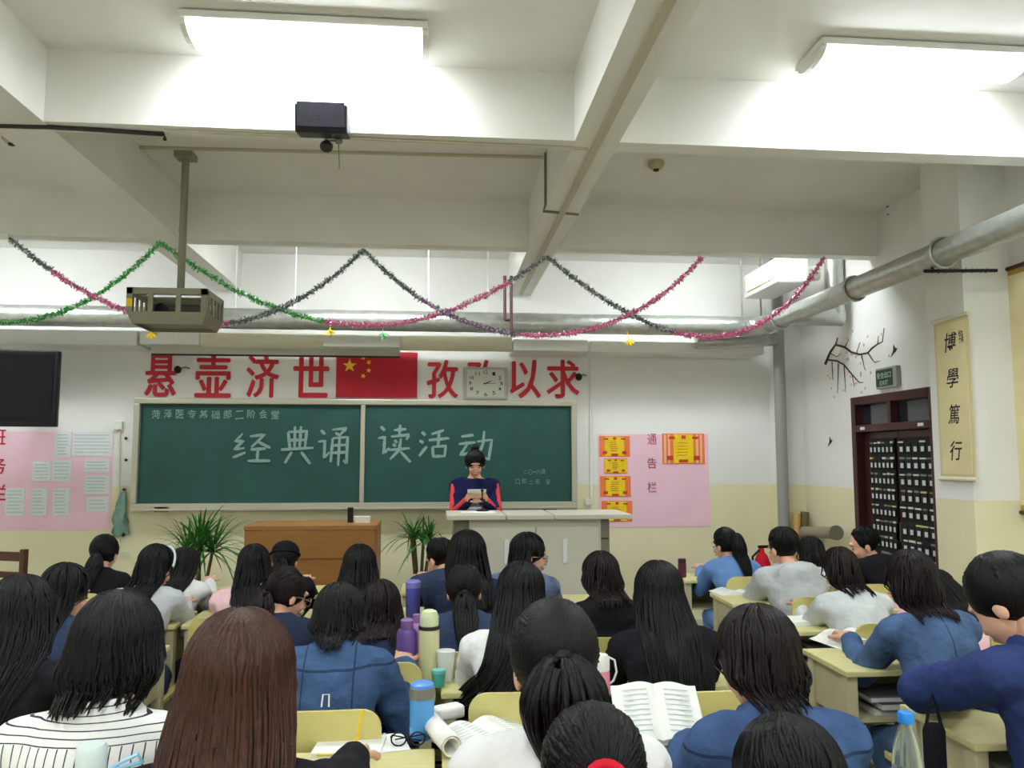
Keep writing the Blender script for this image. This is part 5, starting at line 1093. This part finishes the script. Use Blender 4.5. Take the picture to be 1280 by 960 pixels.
MB().lathe((0, 0, 0), [(.034, 0), (.036, .01), (.036, h*.72), (.026, h*.84), (.024, h*.86)], 24).build('body', M_PET, t, smooth=40); MB().lathe((0, 0, 0), [(.033, .005), (.033, h*.6)], 20).build('water', glassy('water', S(170, 200, 190), .02), t, smooth=40)
MB().lathe((0, 0, 0), [(.026, h*.84), (.027, h*.98), (.022, h)], 20).build('cap', mat('pale_cap', S(206, 220, 216), .4), t, smooth=40); MB().tube([(.025, 0, h*.85), (.05, -.01, h*.9), (.085, -.01, h*.95), (.09, 0, h*.9), (.05, .01, h*.86), (.025, .0, h*.84)], .004, 6).build('strap', mat('strap_blue', S(150, 200, 226), .5), t, smooth=60)
Yb = 1.86; p = PY(1132, 890, Yb); t = thing('bottle', 'clear plastic water bottle with a bright blue cap at the bottom right', 'bottle', (p.x, Yb, DH)); h = p.z-DH
MB().lathe((0, 0, 0), [(.03, 0), (.034, .01), (.034, h*.2), (.032, h*.22), (.034, h*.24), (.035, h*.55), (.03, h*.72), (.018, h*.86), (.0135, h*.9), (.0135, h*.93)], 24).build('body', M_PET, t, smooth=50); MB().lathe((0, 0, 0), [(.031, .006), (.031, h*.5)], 20).build('water', MATS['water'], t, smooth=40); MB().lathe((0, 0, 0), [(.018, h*.91), (.0185, h*.985), (.016, h)], 20).build('cap', mat('bright_blue', S(40, 140, 226), .35), t, smooth=40)
p = on(4, 893); h = topz(4, 850, p); r = .011*p.y; bottle(p, 'pale translucent bottle cut by the left edge', [(r*.9, 0), (r, .01), (r, h*.8), (r*.7, h*.9)], mat('pale_bottle', S(196, 214, 220), .2), [(r*.5, h*.88), (r*.5, h)], M_WHITE)
# books and papers
def book(x, y, w, d, th, rz, label, m=M_PAPER, name='book', z=DH, tilt=0, cover=None):
    c = on(x, y, z+.002); t = thing(name, label, 'book', (c.x, c.y, z+.001), math.radians(rz)); R = R3('X', math.radians(tilt))
    MB().box((0, 0, th/2+.001), (w, d, th), R).build('pages', m, t, bevel=min(.002, th/4))
    MB().box((0, 0, .0005), (w+.008, d+.008, .001), R).build('cover', cover or M_SHEET, t); return t
def open_book(x, y, w, d, rz, label, z=DH, th=.018, roll=False):
    c = on(x, y, z); t = thing('open_book', label, 'book', (c.x, c.y, z+.001), math.radians(rz))
    for sd in (-1, 1):
        up, dn = [], []
        for k in range(11):
            u = k/10; xx = sd*w/2*u; zz = th*(1-u)**.5*.4+th*.9*math.sin(PI*min(1, u*1.15+.05))*(1-.4*u)+.003
            up.append((xx, zz)); dn.append((xx, .0))
        m = MB(); m.loft([[(a, -d/2, b) for a, b in up]+[(a, -d/2, b) for a, b in dn[::-1]], [(a, d/2, b) for a, b in up]+[(a, d/2, b) for a, b in dn[::-1]]]); m.build('pages', M_PAPER, t, smooth=40)
        ln = MB()
        for k in range(9):
            yy = d*(.36-.09*k); ln.add([(sd*w*.10, yy, th*1.22+.003), (sd*w*.40, yy, th*.62+.006), (sd*w*.40, yy-.004, th*.62+.006), (sd*w*.10, yy-.004, th*1.22+.003)], [(0, 1, 2, 3)])
        ln.build('print_lines', MATS['faint_print'], t)
    MB().box((0, 0, .0005), (w+.01, d+.008, .001)).build('cover', M_SHEET, t); return t
nb = book(437, 934, .20, .15, .010, -4, 'open spiral notebook in front of the chestnut-haired student', name='notebook')
for k in range(16): MB().tube([(-.094+.0125*k+.004*math.cos(q), .074+.006*math.cos(q), .008+.008*math.sin(q)) for q in [2*PI*i/8 for i in range(9)]], .0012, 4).build('spiral_ring', M_WHITE, nb)
c = on(478, 934); single(MB().box((c.x+.02, c.y+.03, DH+.002), (.10, .15, .003), R3('Z', .2)), 'loose_sheet', M_PAPER, 'loose white sheet beside the spiral notebook', 'paper', c)
A_, E2, W2 = PEOPLE['ee']['arms'][1]; mw = PEOPLE['ee']['o'].matrix_basis @ (W2+Vector((-.005, .10, .0)))
single(MB().tube([mw+Vector((.0, .01, -.035)), mw+Vector((.02, .03, .085))], [.004, .004], 8), 'pencil', M_YELLOW, 'yellow pencil held by the chestnut-haired student', 'pencil', mw)
c = on(440, 950); single(MB().tube([c+Vector((-.1, 0, .017)), c+Vector((.08, -.01, .017))], .0045, 8), 'pen', mat('pen_yellow', S(220, 196, 90), .4), 'pale yellow pen lying across the notebook', 'pen', c, smooth=60)
c = on(510, 934); t = thing('eyeglasses', 'folded black eyeglasses on the desk beside the notebook', 'glasses', (c.x, c.y, DH)); 
for x in (-1, 1):
    MB().tube([(x*.028+.022*math.cos(q), .0, .024+.019*math.sin(q)) for q in [2*PI*k/16 for k in range(17)]], .0025, 5).build('rim', M_BLACK, t, smooth=60); MB().tube([(x*.052, 0, .03), (x*.05, .02, .03), (-x*.04, .025+.008*x, .012)], .0022, 5).build('temple', M_BLACK, t, smooth=60)
MB().tube([(-.007, 0, .026), (.007, 0, .026)], .002, 5).build('bridge', M_BLACK, t)
ob = open_book(612, 925, .30, .22, 28, 'open magazine with curling pages on the desk in the middle', th=.03)
a, b = on(565, 950), on(535, 915); t = thing('rolled_magazine', 'rolled white magazine lying on the desk in the middle', 'magazine', (a.x, a.y, DH)); d_ = b-a
pr_ = []
m = MB(); R_ = []
u_, v_, w_ = fr(d_)
for q in (0, 1): R_.append([d_*q*1.15+Vector((0, 0, .036))+u_*((.034-.010*k/30)*math.cos(2*PI*k*1.6/30))+v_*((.034-.010*k/30)*math.sin(2*PI*k*1.6/30)) for k in range(31)])
m.loft(R_, cap=False, close=False); o_ = m.build('pages', M_PAPER, t, smooth=180); sm_ = o_.modifiers.new('s', 'SOLIDIFY'); sm_.thickness = .003
c = on(560, 898); single(MB().box(c+Vector((0, 0, .022)), (.10, .06, .042), R3('Z', .5)), 'tissue_pack', M_WHITE, 'small white tissue pack behind the rolled magazine', 'tissue', c, bevel=.012, smooth=60)
t = open_book(815, 890, .25, .20, -12, 'large open book propped up beside the bright denim jacket', th=.02); t.location = PY(822, 893, 2.40); t.rotation_euler = (math.radians(34), 0, math.radians(-6))
c = on(815, 930); 
m = MB(); m.ell((0, 0, .03), (.05, .04, .03), 40, 24); mm = m.mesh('x'); o_ = link('tissue', mm, M_WHITE, None, 180); o_.location = (c.x, c.y, DH); o_['label'] = 'crumpled white tissue below the large open book'; o_['category'] = 'tissue'
dm = o_.modifiers.new('d', 'DISPLACE'); tx = bpy.data.textures.new('crumple', 'CLOUDS'); tx.noise_scale = .03; dm.texture = tx; dm.strength = .06
open_book(918, 741, .26, .18, 6, 'open book on the desk left of the grey hoodie'); book(1002, 778, .22, .16, .02, 8, 'closed white book on the desk before the pale grey sweater')
open_book(1072, 803, .34, .24, 10, 'open thick book on the desk left of the denim dress', th=.035); bk_ = book(1100, 738, .2, .14, .012, 0, 'white papers on the desk before the student in pink'); bk_.location = (2.72, 4.60, DH+.001)
# books in the trays of the right-hand desks
def stack(cx, cy, n, cols, lb):
    z = DH-.198
    for k in range(n):
        th = random.uniform(.016, .03); w_, d_ = random.uniform(.24, .30), random.uniform(.17, .21); t = thing('book', 'book %s in the tray of the desk %s' % (('at the bottom', 'second from below', 'third from below', 'fourth from below')[k], lb), 'book', (cx+random.uniform(-.02, .02), cy-.05+random.uniform(-.01, .01), z), 0, 'books under the desks')
        MB().box((0, 0, th/2), (w_*.97, d_*.97, th*.8)).build('pages', M_PAPER, t); 
        for q in (0, 1): MB().box((0, 0, th*(.04+.92*q)), (w_, d_, th*.08)).build('cover', cols[k % len(cols)], t)
        z += th+.001
CB = [M_SHEET, mat('grey_cover', S(120, 126, 128), .6), mat('dark_cover', S(70, 78, 90), .6), mat('pale_cover', S(196, 200, 190), .6)]
stack(1.90, 2.56, 4, CB, 'under the royal blue arm'); stack(1.93, 3.38, 3, CB[::-1], 'left of the denim dress'); stack(2.02, 4.12, 4, CB[1:], 'before the pale grey sweater')
# black bag hanging from the right-hand desk
c = PY(1167, 905, 2.40); t = thing('umbrella_bag', 'slim black bag with a strap hanging beside the right-hand desk', 'bag', c)
zt = PY(1167, 868, 2.40).z-c.z
MB().loft([[(.035*math.cos(2*PI*j/14)*q, .022*math.sin(2*PI*j/14)*q, z) for j in range(14)] for q, z in ((.7, -.22), (1, -.2), (1, -.02), (.8, .0))]).build('bag_body', C_BLACK, t, smooth=40)
MB().tube([(-.025, 0, -.01), (-.012, 0, zt*.6), (0, 0, zt), (.012, 0, zt*.6), (.025, 0, -.01)], .005, 6).build('strap', C_BLACK, t, smooth=60)
bpy.data.scenes.remove(BENCH)
